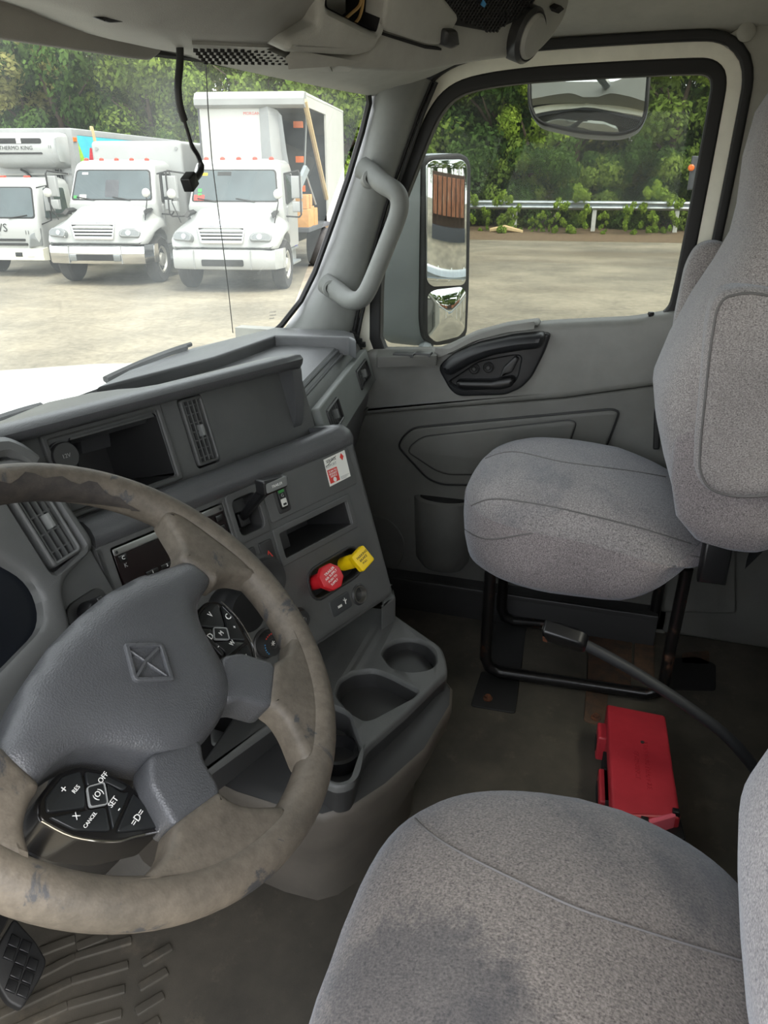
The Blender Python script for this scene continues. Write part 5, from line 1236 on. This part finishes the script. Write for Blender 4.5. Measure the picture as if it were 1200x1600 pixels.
for row, (off, step) in enumerate(((4.2, 3.3), (8.2, 3.7))):
    y = -17.0
    while y < 62:
        spots.append((row, rail_x(y)+off+rnd.uniform(-.7, .7), y+rnd.uniform(-.6, .6))); y += step*rnd.uniform(.85, 1.15)
for row, x, y in spots:
    k = rnd.choices([0, 1, 2, 3], [5, 5, .8, 3])[0]
    if y > 14: k = rnd.choices([0, 1, 2, 3], [4, 1.0, .8, 5])[0]
    plant(kinds[k], x, y, rnd.uniform(.88, 1.1)*(1.0 if y < 8 else 1.12), rnd.uniform(0, 6.28))
plant(kinds[2], rail_x(4.6)+2.6, 4.4, .80, 1.0)
for k in range(34):
    y = -14+k*1.75; nm, lab, me = bush_kinds[k % 2]; o = bpy.data.objects.new(nm, me); COL.objects.link(o)
    o.location = (rail_x(y)+1.9+rnd.uniform(-.4, .5), y, GZ+.1); s = rnd.uniform(.9, 1.25); o.scale = (s, s, s*rnd.uniform(.9, 1.3)); o.rotation_euler = (0, 0, rnd.uniform(0, 6))
    tag(o, lab, 'bush', nm.replace('_', ' ')+'es under the trees')
for k in range(26):
    y = -16+k*2.6; nm, lab, me = bush_kinds[k % 2]; o = bpy.data.objects.new(nm, me); COL.objects.link(o)
    o.location = (rail_x(y)+6.4+rnd.uniform(-.5, .5), y, GZ+.1); s = rnd.uniform(1.8, 2.3); o.scale = (s, s, s*rnd.uniform(.9, 1.2)); o.rotation_euler = (0, 0, rnd.uniform(0, 6))
    tag(o, 'tall '+lab, 'bush', 'tall '+nm.replace('_', ' ')+'es under the trees')
for k, (y, s) in enumerate([(6.6, 1.3), (5.9, .8), (5.1, 1.3), (4.6, .9), (3.6, .7), (2.9, 1.1), (2.2, 1.5), (1.2, .7), (.2, 1.0), (-.6, 1.6), (-1.3, 1.2), (7.4, .8), (4.0, .5), (3.2, .5)]):
    nm, lab, me = bush_kinds[2]; o = bpy.data.objects.new(nm, me); COL.objects.link(o)
    o.location = (rail_x(y)-.35+rnd.uniform(-.3, .2), y, GZ+.08); o.scale = (s, s, s*1.2); o.rotation_euler = (0, 0, k*1.3); tag(o, lab, 'weeds', 'weed clumps at the guardrail')
m = MB(); m.tube([V((32.1, 5.6, GZ+.2)), V((32.0, 5.0, GZ+.3)), V((32.2, 4.3, GZ+.16))], [.08, .12, .06], 6); tag(m.build('fallen_branch', 'tan_paint'), 'pale fallen branch lying at the foot of the guardrail', 'branch')
# trees and yard clutter behind the truck, seen only in the mirrors
for k in range(9): plant(kinds[k % 2], -6+k*4.2, -34+1.2*(k % 3), 1.0, k)
rw = thing('freight_wagon', 'rusty orange freight wagon standing behind the truck', 'wagon', (5, -27, GZ))
for k in range(7):
    m = MB(); m.box(XY, -1.5+k*1.9, -.1+k*1.9, -27.2, -26.5, GZ+1.0, GZ+2.5, .03); m.build('side_panel', 'rust_orange', rw)
m = MB(); m.box(XY, -2, 12, -27.6, -26.9, GZ+.55, GZ+2.65, .02); m.build('wagon_body', 'rust_stain', rw)
m = MB(); m.box(XY, -2, 12, -27.2, -26.4, GZ+.0, GZ+.56, .02); m.build('chassis', 'box_dark', rw)
sg2 = thing('steel_guardrail', 'wide steel guardrail crossing the yard behind the truck', 'guardrail', (4, -9, GZ))
prof = [(-.02, .50), (.04, .54), (.07, .62), (.03, .68), (-.02, .72), (.03, .76), (.07, .82), (.04, .90), (-.02, .94)]
m = MB(); m.loft([[V((x, -9+a, GZ+z)) for a, z in prof] + [V((x, -9+a-.012, GZ+z)) for a, z in reversed(prof)] for x in (-4, 2, 8, 14)]); m.build('rail', 'rail_steel', sg2, smooth=50)
for x in range(-3, 14, 2): m = MB(); m.box(XY, x-.06, x+.06, -9.2, -9.05, GZ, GZ+.95, .01); m.build('post', 'post_white', sg2)
# grey box and amber lamp on an added post, for a parked truck's mirror
sg_ = thing('mirror_stand_in', 'grey box with an amber lamp on an added post, in place of a truck mirror', 'post', tuple(PX(1088, 300, 18.0))[:2] + (GZ,))
c = PX(1089, 268, 18.0)
m = MB(); m.box(Fr(c, (0, -1, 0), (0, 0, 1)), -.14, .2, -.36, .30, -.1, .1, .04); m.build('box', 'box_dark', sg_)
c2_ = PX(1080, 262, 17.88); m = MB(); m.lathe(Fr(c2_, (0, -1, 0), (0, 0, 1)), [(.065, -.05), (.065, .04), (.04, .06)], 14); m.build('amber_lamp', 'amber', sg_)
m = MB(); m.tube([V((c.x, c.y-.15, GZ)), V((c.x, c.y-.15, c.z-.4))], .06, 8); m.build('pole', 'box_grey', sg_)
# ================================================================== parked trucks
YZ = lambda x, sx: Fr((x, 0, 0), (0, -sx, 0), (0, 0, 1))          # side planes of a truck (local axes: +y forward, +x right)
XZ = lambda y: Fr((0, y, 0), (-1, 0, 0), (0, 0, 1))              # front plane, seen from ahead
def wheel(root, x, y, r=.5, wd=.28, nm='wheel'):
    sx = 1 if x > 0 else -1; f = Fr((x, y, r), (0, -sx, 0), (0, 0, 1)); f = Fr((x, y, r), (0, 1, 0), (0, 0, 1)) if sx > 0 else Fr((x, y, r), (0, -1, 0), (0, 0, 1))
    m = MB(); m.lathe(f, [(r*.62, -wd/2), (r*.9, -wd/2), (r, -wd*.32), (r, wd*.32), (r*.93, wd/2), (r*.62, wd/2), (r*.58, wd*.3)], 28); w_ = m.build('wheel', 'tyre', root)
    m = MB(); m.lathe(f, [(r*.61, wd*.28), (r*.60, wd*.44), (r*.52, wd*.46), (r*.46, wd*.2), (r*.30, wd*.26), (r*.27, wd*.5), (r*.2, wd*.55)], 24); h = m.build('wheel_rim', 'rim_steel', w_)
    m = MB()
    for k in range(10): m.lathe(f, [(r*.05, wd*.1), (r*.05, wd*.27)], 8, r*.40*math.cos(k*.628), r*.40*math.sin(k*.628))
    o = m.build('rim_holes', 'rubber', w_); return w_
def loc_truck(root, A, th): root.location = A; root.rotation_euler = (0, 0, th)
def rings_xy(levels, r):
    return [[V((p[0], p[1], z)) for p in rpoly([(x, y0), (x, y1), (-x, y1), (-x, y0)], r, 4)] for z, x, y0, y1 in levels]
TH = math.atan2(.98, -.195)
def conv_truck(label, bumper_mat, stickers):
    T = thing('box_truck', label, 'truck', (0, 0, 0), group='white trucks parked in the yard')
    # hood and fenders in one skin
    S = [(.90, 1.28, .58, 1.00, .90), (.86, 1.38, .62, 1.08, .89), (.70, 1.47, .68, 1.14, .89), (.52, 1.52, .72, 1.17, .98), (.28, 1.57, .76, 1.18, 1.12), (0, 1.62, .82, 1.18, 1.17), (-.28, 1.67, .88, 1.17, 1.10), (-.48, 1.68, .9, 1.14, .95), (-.62, 1.66, .92, 1.08, .78)]
    rows = []
    for y, zt, w1, w2, zb in S:
        half = [(0, zt), (w1*.55, zt-.01), (w1*.85, zt-.05), (w1, zt-.13), (w1+(w2-w1)*.35, zt-.24), (w2*.95, zt-.33), (w2, zt-.42), (w2, (zt+zb)/2-.22 if zt-.42 > zb+.05 else zb+.02), (w2-.02, zb)]
        half = [(x, max(z, zb)) for x, z in half]
        rows.append([V((x, y, z)) for x, z in reversed(half)] + [V((-x, y, z)) for x, z in half[1:]])
    m = MB(); m.loft(rows, cap0=True, cap1=True); hood = m.build('hood', 'truck_white', T, smooth=55)
    # wheel arch shadows are real hollows: inner liners
    F1 = XZ(.905)
    gl_ = rpoly([(-.44, .98), (.44, .98), (.52, 1.36), (-.52, 1.36)], .05, 4)
    GF = Fr((0, 1.0, 0), (-1, 0, 0), (0, -.10, 1))
    m = MB(); m.prism(GF, gl_, -.02, .055, .01, holes=[offs(ccw(gl_), .035)], hd=.06); gr_ = m.build('grille', 'chrome', T)
    m = MB(); m.prism(GF, offs(ccw(gl_), .02), -.01, .02); m.build('grille_back', 'rubber', gr_)
    for k in range(5):
        z = 1.03+k*.068; w_ = .40+k*.016; m = MB(); m.box(GF, -w_-.04, w_+.04, z-.016, z+.020, .015, .05, .006); m.build('grille_bar', 'chrome', gr_)
    m = MB(); m.prism(Fr((0, .80, 1.42), (-1, 0, 0), (0, -.6, .8)), circ(0, 0, .11, 18, .035), -.02, .02, .006); m.build('hood_badge', 'chrome', T)
    for sx in (1, -1):
        f = Fr((sx*.80, .84, 1.13), (-.93, -.36*-sx*-1 if False else (.36*sx), 0), (0, -.2, 1)); f = Fr((sx*.82, .905, 1.12), (-.96, .28*sx, 0), (0, -.25, .97))
        lp = rpoly([(-.22, -.08), (.20, -.10), (.23, .02), (.12, .10), (-.14, .10), (-.24, .02)], .05, 4)
        m = MB(); m.prism(f, lp, -.14, .03, .02); hl = m.build('headlamp', 'headlamp', T)
        m = MB(); m.prism(f, offs(ccw(lp), .02), -.01, .032, .008, holes=[offs(ccw(lp), .035)]); m.build('lamp_trim', 'box_grey', hl)
        m = MB(); m.lathe(f, [(.055, 0), (.055, .04), (.03, .045)], 14, .04*sx, 0); m.build('lamp_bulb', 'rail_steel', hl)
        fv = Fr((sx*.93, -.02, 1.50), (0, -sx, 0), (-.55*sx, 0, .83)); m = MB(); m.prism(fv, rpoly([(-.26, -.05), (.22, .03), (.26, .08), (-.16, .07)] if sx > 0 else [(.26, -.05), (-.22, .03), (-.26, .08), (.16, .07)], .02, 3), -.05, .035, .01); m.build('hood_vent', 'rubber', T)
    # bumper: three sections
    rows = []
    for x in (-1.18, -1.17, -1.08, -.8, -.62, -.6, 0, .6, .62, .8, 1.08, 1.17, 1.18):
        d = 1.0-.16*(abs(x)/1.18)**3 - (.30 if abs(x) > 1.16 else 0); rows.append([V((x, d-.04, .48)), V((x, d, .52)), V((x, d+.01, .70)), V((x, d-.01, .84)), V((x, d-.07, .87)), V((x, d-.25, .87)), V((x, d-.25, .48))])
    m = MB(); m.loft(rows, cap0=True, cap1=True); bp = m.build('bumper', bumper_mat, T, smooth=45)
    m = MB(); m.prism(XZ(1.0), rrect(-.44, .44, .55, .68, .03), -.02, .016, .004); m.build('bumper_intake', 'rubber', bp)
    for sx in (1, -1):
        m = MB(); m.box(XZ(.98), sx*.60-.006, sx*.60+.006, .49, .86, -.01, .022); m.build('bumper_joint', 'box_grey', bp)
        if bumper_mat == 'chrome': m = MB(); m.box(XZ(1.0), sx*.50-.08, sx*.50+.08, .54, .68, -.01, .03, .02); m.build('fog_lamp', 'headlamp', bp)
    m = MB(); m.box(XY, -1.0, 1.0, .4, .86, .55, .9, .02); m.build('front_valance', 'rubber', T)
    # cab
    m = MB(); m.loft(rings_xy([(.72, 1.04, -1.75, -.42), (1.30, 1.06, -1.78, -.32), (1.66, 1.05, -1.78, -.20), (1.72, 1.03, -1.78, -.22), (2.40, .95, -1.74, -.55), (2.50, .92, -1.72, -.62), (2.57, .84, -1.66, -.72), (2.60, .6, -1.5, -.9)], .12), cap0=True, cap1=True); cab = m.build('cab', 'truck_white', T, smooth=50)
    wf = Fr((0, -.225, 1.71), (-1, 0, 0), V((0, -.32, .70)))
    m = MB(); m.prism(wf, rpoly([(-.96, .03), (.96, .03), (.87, .74), (-.87, .74)], .08, 4), -.02, .012, .004); m.build('windshield_seal', 'rubber', cab)
    m = MB(); m.prism(wf, rpoly([(-.925, .06), (.925, .06), (.84, .71), (-.84, .71)], .07, 4), -.02, .018, .004); wg = m.build('windshield', 'truck_window', cab)
    for sx in (.45, -.4): m = MB(); m.tube([wf.pt(sx, .03, .03), wf.pt(sx-.42, .10, .03)], .014, 5); m.build('wiper', 'rubber', wg)
    m = MB(); m.prism(wf, rrect(-.16, .16, .10, .5, .05), .010, .020, .002); m.build('seat_shape', 'box_dark', wg) if bumper_mat == 'chrome' else None
    for (u, v, a, b, mt) in stickers: m = MB(); m.prism(wf, rrect(u, u+a, v, v+b, .01), .01, .022); m.build('windshield_sticker', mt, wg)
    for sx in (1, -1):
        f = Fr((sx*1.045, 0, 1.68), (0, -sx, 0), (-.115*sx, 0, .99)); s = sx
        wl_ = [(s*.60, .0), (s*1.42, .10), (s*1.42, .62), (s*.80, .64)] 
        m = MB(); m.prism(f, rpoly(wl_, .06, 4), -.03, .018, .004); m.build('window_seal', 'rubber', cab)
        m = MB(); m.prism(f, offs(ccw(rpoly(wl_, .06, 4)), .025), -.03, .022, .002); m.build('side_window', 'truck_window', cab)
        f = Fr((sx*1.06, 0, 0), (0, -sx, 0), (0, 0, 1)); m = MB()
        m.prism(f, rrect(*sorted((s*.55, s*1.52)), .80, 1.66, .05), -.03, .014, .006); dr = m.build('cab_door', 'truck_white', cab)
        m = MB(); m.box(f, *sorted((s*.62, s*.78)), 1.50, 1.56, .0, .04, .01); m.build('door_handle', 'rubber', dr)
        m = MB(); m.prism(f, rrect(*sorted((s*1.36, s*1.44)), 1.15, 1.45, .03), .0, .03, .01); m.build('grab_recess', 'rubber', dr)
        m = MB(); m.prism(f, rpoly([(s*1.30, .76), (s*1.52, .72), (s*1.58, .92), (s*1.36, .98)], .01), .01, .05, .005); m.build('purple_tag', 'purple', dr)
        # mirror loop and heads
        m = MB(); m.tube([V((sx*1.05, -.45, 2.30)), V((sx*1.42, -.20, 2.36)), V((sx*1.45, -.18, 2.30)), V((sx*1.45, -.18, 1.5)), V((sx*1.40, -.2, 1.45)), V((sx*1.05, -.5, 1.45))], .018, 6); mr = m.build('mirror_arm', 'rubber', cab)
        f = Fr((sx*1.36, -.24, 0), (-1, 0, 0), (0, 0, 1)); m = MB(); m.box(f, -.11, .11, 1.82, 2.26, -.06, .05, .03); m.build('mirror_head', 'box_grey', mr)
        m = MB(); m.box(f, -.10, .10, 1.55, 1.76, -.06, .06, .03); m.build('mirror_head', 'box_grey', mr)
        # hood mirror on a stalk
        m = MB(); m.tube([V((sx*1.0, .42, 1.36)), V((sx*1.12, .50, 1.75)), V((sx*1.12, .50, 1.85))], .012, 5); hm = m.build('hood_mirror', 'rubber', T)
        m = MB(); m.lathe(Fr((sx*1.12, .50, 1.92), (-1, 0, 0), (0, 0, 1)), [(.07, -.03), (.095, .0), (.08, .03), (.03, .05)], 16); m.build('mirror_dome', 'box_white', hm)
        for z, d in ((.42, 0), (.72, .04)): m = MB(); m.box(XY, *sorted((sx*.9, sx*(1.12-d))), -1.55, -.72, z, z+.05, .01); m.build('step', 'rail_steel', T)
        m = MB(); m.box(XY, *sorted((sx*.6, sx*1.0)), -1.6, -.75, .40, .80, .05); m.build('fuel_tank', 'rail_steel', T)
    for x in (-.72, -.36, 0, .36, .72):
        m = MB(); m.loft([[V((x+.06*s_*math.cos(a), -.78+.05*s_*math.sin(a), 2.575+h)) for a in [k*.785 for k in range(8)]] for s_, h in ((1, 0), (.9, .04), (.4, .06))], cap0=True, cap1=True); m.build('roof_lamp', 'red_lamp', cab)
    for x in (-1.02, 1.02): wheel(T, x, 0)
    for x in (-1.0, 1.0): wheel(T, x, -4.6, wd=.5)
    for x in (-.42, .42): m = MB(); m.box(XY, x-.05, x+.05, -7.5, .5, .62, .88, .01); m.build('frame_rail', 'rubber', T)
    return T
# --- middle truck with chrome bumper and a low white box
T2 = conv_truck('white box truck with a chrome bumper and low box behind its cab', 'chrome', [(-.72, .62, .14, .05, 'white_print'), (-.76, .06, .16, .10, 'paper'), (-.9, .07, .08, .07, 'green_print')])
m = MB(); f = XZ(-2.02); bx_ = rrect(-1.14, 1.14, .95, 3.03, .12, 5); m.prism(f, bx_, -5.5, .0, .06); b2 = m.build('cargo_box', 'truck_white', T2, smooth=40)
for x, z in ((-1.0, 2.86), (1.0, 2.86)): m = MB(); m.lathe(f, [(.04, -.01), (.04, .02)], 8, x, z); m.build('box_marker', 'box_grey', b2)
loc_truck(T2, (15.09, 11.43, GZ), TH)
# --- right truck with white bumper and torn-open cargo box
T3 = conv_truck('white box truck with a white bumper and torn-open cargo box', 'truck_white', [(-.80, .60, .18, .06, 'yellow_knob'), (-.82, .24, .09, .08, 'green_print'), (-.82, .16, .09, .06, 'green_print'), (-.90, .06, .10, .12, 'red_print'), (-.79, .06, .12, .12, 'red_print'), (-.4, .6, .3, .08, 'rubber')])
BF = XZ(-2.05)     # u = -x: the truck's left side is at +u
m = MB(); m.prism(BF, [(-1.22, 1.1), (.20, 1.1), (.20, 3.72), (-1.22, 3.72)], -.06, 0, .004); bx3 = m.build('box_front_wall', 'box_white', T3)
m = MB(); m.loft([[V((-u, y, z)) for y, z in ((-2.0, 3.66), (-1.90, 3.72), (-1.90, 3.84), (-2.0, 3.96), (-2.2, 3.99), (-2.2, 3.66))] for u in (-1.26, -1.2, 0, 1.2, 1.26)], cap0=True, cap1=True); m.build('box_top_rail', 'box_grey', T3)
m = MB(); m.box(XY, -1.24, 1.24, -8.0, -2.05, 3.93, 3.99, .01); m.build('box_roof', 'box_white', T3)
m = MB(); m.box(XY, -1.24, 1.24, -8.0, -2.05, 1.02, 1.12, .01); m.build('box_floor', 'box_dark', T3)
m = MB(); m.box(XY, 1.19, 1.24, -8.0, -2.05, 1.1, 3.95); m.build('box_side_wall', 'box_dark', T3)
m = MB(); m.box(XY, -1.24, 1.24, -8.0, -7.9, 1.1, 3.95); m.build('box_rear_wall', 'box_dark', T3)
m = MB(); m.box(XY, -1.24, -1.19, -8.0, -4.9, 1.1, 3.95); sw3 = m.build('box_side_wall', 'box_white', T3)
m = MB(); m.box(XY, -1.235, -1.185, -4.95, -2.1, 3.70, 3.95); m.build('box_side_header', 'box_white', T3)
# folded sheet hanging off the torn corner
sh = [[V((-.20, -2.04, 3.70)), V((-.42, -1.95, 3.70)), V((-.60, -2.10, 3.62)), V((-.72, -2.00, 3.50))], [V((-.20, -2.04, 2.9)), V((-.46, -1.86, 2.9)), V((-.66, -2.06, 2.8)), V((-.80, -1.98, 2.75))], [V((-.20, -2.04, 1.8)), V((-.55, -1.80, 1.85)), V((-.74, -2.0, 1.9)), V((-.92, -1.95, 2.0))]]
m = MB(); m.loft(sh + [[p+V((.0, -.03, 0)) for p in r] for r in reversed(sh)], closed=False); m.build('folded_sheet', 'box_grey', T3, smooth=20)
m = MB(); m.tube([V((-1.25, -2.05, 3.80)), V((-1.27, -2.9, 3.0)), V((-1.25, -4.6, 1.7))], .06, 6); m.build('bent_strut', 'tan_paint', T3)
m = MB(); m.tube([V((-1.2, -2.5, 3.6)), V((-1.05, -2.75, 2.4)), V((-1.2, -3.3, 1.6))], .025, 5); m.build('torn_edge', 'rail_steel', T3)
for (y, z) in ((-3.0, 3.3), (-3.1, 2.55), (-3.0, 1.9)): m = MB(); m.box(XY, -1.0, -.78, y-.04, y+.04, z, z+.14); m.build('amber_reflector', 'amber', T3)
for (x, y, z, s_) in ((-1.0, -2.45, 1.12, .4), (-.95, -2.95, 1.12, .45), (-.6, -2.6, 1.12, .42), (-1.0, -2.5, 1.53, .3), (-1.0, -3.3, 1.12, .4), (-1.02, -2.95, 1.58, .26)):
    m = MB(); m.box(XY, x-s_/2, x+s_/2, y-s_/2, y+s_/2, z, z+s_, .01); m.build('wooden_crate', 'crate_wood', T3)
m = MB(); m.box(Fr((-1.12, -1.9, 2.15), (.3, .5, -.8), (.2, .8, .5)), -.35, .35, -.09, .09, -.05, .05, .03); m.build('loose_bracket', 'mirror_housing', T3)
text('box_maker_plate', 'MORGAN', BF, .02, 3.55, .09, 'red_print', bx3, .004)
loc_truck(T3, (14.90, 8.23, GZ), TH)
# --- left truck: cab-over with refrigeration unit and painted box
T1 = thing('refrigerated_truck', 'white cab-over truck with a refrigeration unit and a painted jungle box', 'truck', (0, 0, 0), group='white trucks parked in the yard')
m = MB(); m.loft(rings_xy([(.55, 1.00, -.75, 1.10), (.95, 1.03, -.80, 1.14), (1.30, 1.03, -.80, 1.13), (2.05, .97, -.78, .88), (2.16, .92, -.74, .78), (2.22, .8, -.66, .6)], .14), cap0=True, cap1=True); cab = m.build('cab', 'truck_white', T1, smooth=50)
wf = Fr((0, 1.125, 1.30), (-1, 0, 0), V((0, -.25, .75)))
m = MB(); m.prism(wf, rpoly([(-.94, .03), (.94, .03), (.87, .76), (-.87, .76)], .08, 4), -.03, .012, .004); m.build('windshield_seal', 'rubber', cab)
m = MB(); m.prism(wf, rpoly([(-.91, .06), (.91, .06), (.84, .73), (-.84, .73)], .07, 4), -.03, .018, .004); wg = m.build('windshield', 'truck_window', cab)
m = MB(); m.tube([wf.pt(.3, .03, .03), wf.pt(.75, .10, .03)], .014, 5); m.build('wiper', 'rubber', wg)
ff = XZ(1.14)
for z, w_ in ((.86, .62), (.76, .66)): m = MB(); m.prism(ff, rrect(-w_, w_, z-.03, z+.025, .02), -.02, .014, .004); m.build('grille_slot', 'rubber', cab)
text('cab_lettering', 'PAWS', ff, -.12, 1.12, .26, 'black_print', cab, .012, sx=1.0); text('cab_number', '11', ff, .70, 1.02, .13, 'black_print', cab, .012); text('cab_lettering', 'delivers', ff, -.1, .99, .09, 'grey_print', cab, .012)
for sx in (1, -1):
    f = Fr((sx*.84, 1.10, .84), (-.94, .34*sx, 0), (0, 0, 1)); m = MB(); m.prism(f, rpoly([(-.16, -.16), (.16, -.12), (.18, .30), (-.10, .12)] if sx < 0 else [(.16, -.16), (-.16, -.12), (-.18, .30), (.10, .12)], .04, 4), -.12, .05, .02); m.build('headlamp', 'headlamp', cab)
    f = Fr((sx*1.03, 0, 1.30), (0, -sx, 0), (-.08*sx, 0, .99)); s = sx
    m = MB(); m.prism(f, rpoly([(-s*.80, .02), (s*.35, .06), (s*.35, .68), (-s*.62, .70)], .06, 4), -.03, .016, .004); m.build('side_window', 'truck_window', cab)
    f = Fr((sx*1.03, 0, 0), (0, -sx, 0), (0, 0, 1)); m = MB(); m.prism(f, rpoly([(s*.3, .9), (s*.5, .88), (s*.52, 1.06), (s*.32, 1.08)], .01), .0, .04, .004); m.build('purple_tag', 'purple', cab)
    m = MB(); m.tube([V((sx*1.0, .95, 2.0)), V((sx*1.35, 1.15, 2.05)), V((sx*1.35, 1.15, 1.3)), V((sx*1.02, 1.0, 1.2))], .018, 6); mr = m.build('mirror_arm', 'rubber', cab)
    m = MB(); m.box(XZ(1.12), -sx*1.35-.1, -sx*1.35+.1, 1.5, 1.95, -.05, .05, .03); m.build('mirror_head', 'box_grey', mr)
m = MB(); m.loft([[V((x, y, z)) for y, z in ((.9, .38), (1.16, .40), (1.19, .5), (1.17, .66), (.9, .68))] for x in (-1.03, -.9, 0, .9, 1.03)], cap0=True, cap1=True); bp = m.build('bumper', 'cream_paint', T1)
for x in (-.42, -.72): m = MB(); m.box(XZ(1.17), -x-.09, -x+.09, .48, .58, -.01, .03, .015); m.build('bumper_lamp', 'rubber' if x == -.42 else 'cream_paint', bp)
for x in (-.6, 0, .6): m = MB(); m.box(XY, x-.06, x+.06, .5, .6, 2.19, 2.26, .02); m.build('roof_lamp', 'red_lamp', cab)
for x in (-.83, .83): wheel(T1, x, 0, r=.42, wd=.24)
for x in (-.85, .85): wheel(T1, x, -4.3, r=.42, wd=.45)
BX = 1.10; m = MB(); m.box(XY, -BX, BX, -9.0, -1.05, .95, 3.32, .02); bx1 = m.build('cargo_box', 'truck_white', T1)
m = MB(); m.box(XY, -BX-.01, BX+.01, -9.0, -1.02, 3.20, 3.35, .03); m.build('box_top_rail', 'box_grey', bx1)
m = MB(); m.box(XY, -BX-.03, -BX+.12, -1.25, -.98, 2.2, 3.35, .05); m.build('corner_post', 'box_grey', bx1)
sf_ = Fr((-BX-.004, 0, 0), (0, -1, 0), (0, 0, 1)); sf_ = Fr((-BX, 0, 0), (0, 1, 0), (0, 0, 1)); sf_ = Fr((-BX, 0, 0), (0, -1, 0), (0, 0, 1))
m = MB(); m.box(sf_, 1.3, 8.95, 1.0, 3.19, -.02, .006); m.build('mural_sky', 'mural_teal', bx1)
rn = random.Random(5)
m = MB(); pts = [(1.3, 1.0), (8.95, 1.0)] + [(8.95-k*.45, 2.3+.7*rn.random()*(1.15 if k > 8 else .75)) for k in range(17)] + [(1.3, 3.05)]
m.prism(sf_, pts, -.02, .010); m.build('mural_leaves', 'mural_green', bx1)
m = MB(); m.prism(sf_, rpoly([(1.75, 2.2), (2.15, 2.35), (2.2, 2.85), (1.95, 2.95), (1.8, 2.6)], .08), -.02, .014); m.build('mural_bird', 'mural_red', bx1)
m = MB(); m.prism(sf_, rpoly([(2.25, 1.2), (2.55, 1.2), (2.5, 2.6), (2.3, 3.45), (2.15, 3.45), (2.3, 2.4)], .05), -.02, .016); m.build('mural_trunk', 'tan_paint', bx1)
# refrigeration unit
rows = []
for x in (-1.0, -.96, -.78, 0, .78, .96, 1.0):
    k = .0 if abs(x) < .95 else (.04 if abs(x) < .99 else .10); rows.append([V((x, -1.05, 2.42+k)), V((x, -.72-k*.3, 2.45+k)), V((x, -.52+k, 2.58)), V((x, -.44+k, 2.78)), V((x, -.44+k, 3.10)), V((x, -.54+k, 3.22-k)), V((x, -1.05, 3.25-k))])
m = MB(); m.loft(rows, cap0=True, cap1=True); ru = m.build('refrigeration_unit', 'truck_white', T1, smooth=45)
uf = Fr((0, -.44, 0), (-1, 0, 0), (0, 0, 1))
m = MB(); m.prism(uf, rrect(-.75, .58, 2.98, 3.10, .05), -.04, .012, .006); m.build('unit_grille', 'rubber', ru)
m = MB(); m.prism(uf, rrect(-.75, .56, 2.74, 2.785, .02), -.06, .012, .006); m.build('unit_slot', 'rubber', ru)
m = MB(); m.box(uf, -.06, .06, 2.985, 3.095, .0, .016); m.build('unit_badge', 'paper', ru)
text('unit_lettering', 'THERMO KING', uf, -.10, 2.88, .13, 'black_print', ru, .014)
text('unit_number', '11', uf, .78, 2.9, .10, 'black_print', ru, .014)
m = MB(); m.prism(Fr((0, -1.05, 0), (-1, 0, 0), (0, 0, 1)), rrect(.45, .62, 2.22, 2.45, .02), -.01, .02); m.build('vent_cover', 'box_grey', bx1)
for k, dx in enumerate((0, .06, .14)): m = MB(); m.tube([V((-.55-dx, -1.0, 2.4)), V((-.6-dx, -1.0, 2.0)), V((-.68-dx, -1.0, 1.4))], .02, 5); m.build('hose', 'rubber', bx1)
for k in range(2): m = MB(); m.tube(smoothpath([V((.35, -.95, 2.4)), V((.15, -.9, 2.3)), V((.02+.1*k, -.9, 2.15)), V((-.05, -.95, 2.0))], 4), .03, 6); m.build('hose', 'rubber', bx1)
m = MB(); m.tube([V((1.0, -.95, 2.28)), V((-.9, -.95, 2.30))], .025, 5); m.build('cross_pipe', 'box_white', bx1)
for x in (-.40, .40): m = MB(); m.box(XY, x-.05, x+.05, -8.5, .6, .55, .80, .01); m.build('frame_rail', 'rubber', T1)
m = MB(); m.box(XZ(-1.0), BX-.30, BX-.16, 3.12, 3.18, .0, .08, .01); m.build('marker_lamp', 'amber', bx1)
m = MB(); m.box(Fr((-BX, -1.1, 0), (0, -1, 0), (0, 0, 1)), -.1, .06, 3.04, 3.14, .02, .06, .01); m.build('marker_lamp', 'amber', bx1)
loc_truck(T1, (16.07, 14.66, GZ), TH)
# --- blue trailer far behind the middle truck
TB = thing('blue_trailer', 'dark blue box trailer far behind the two white trucks', 'trailer', (0, 0, 0))
m = MB(); m.box(XY, -1.2, 1.2, -8, 0, 1.0, 3.2, .03); b = m.build('trailer_box', 'mural_blue', TB)
m = MB(); m.box(XY, -1.22, 1.22, -8, .02, 2.9, 3.0); m.build('orange_band', 'amber', b)
for x in (-1, 1): wheel(TB, x, -6)
for x in (-1, 1): m = MB(); m.tube([V((x, -.8, 0)), V((x, -.8, 1.0))], .06, 6); m.build('landing_leg', 'rubber', TB)
loc_truck(TB, (23.5, 13.2, GZ), TH)
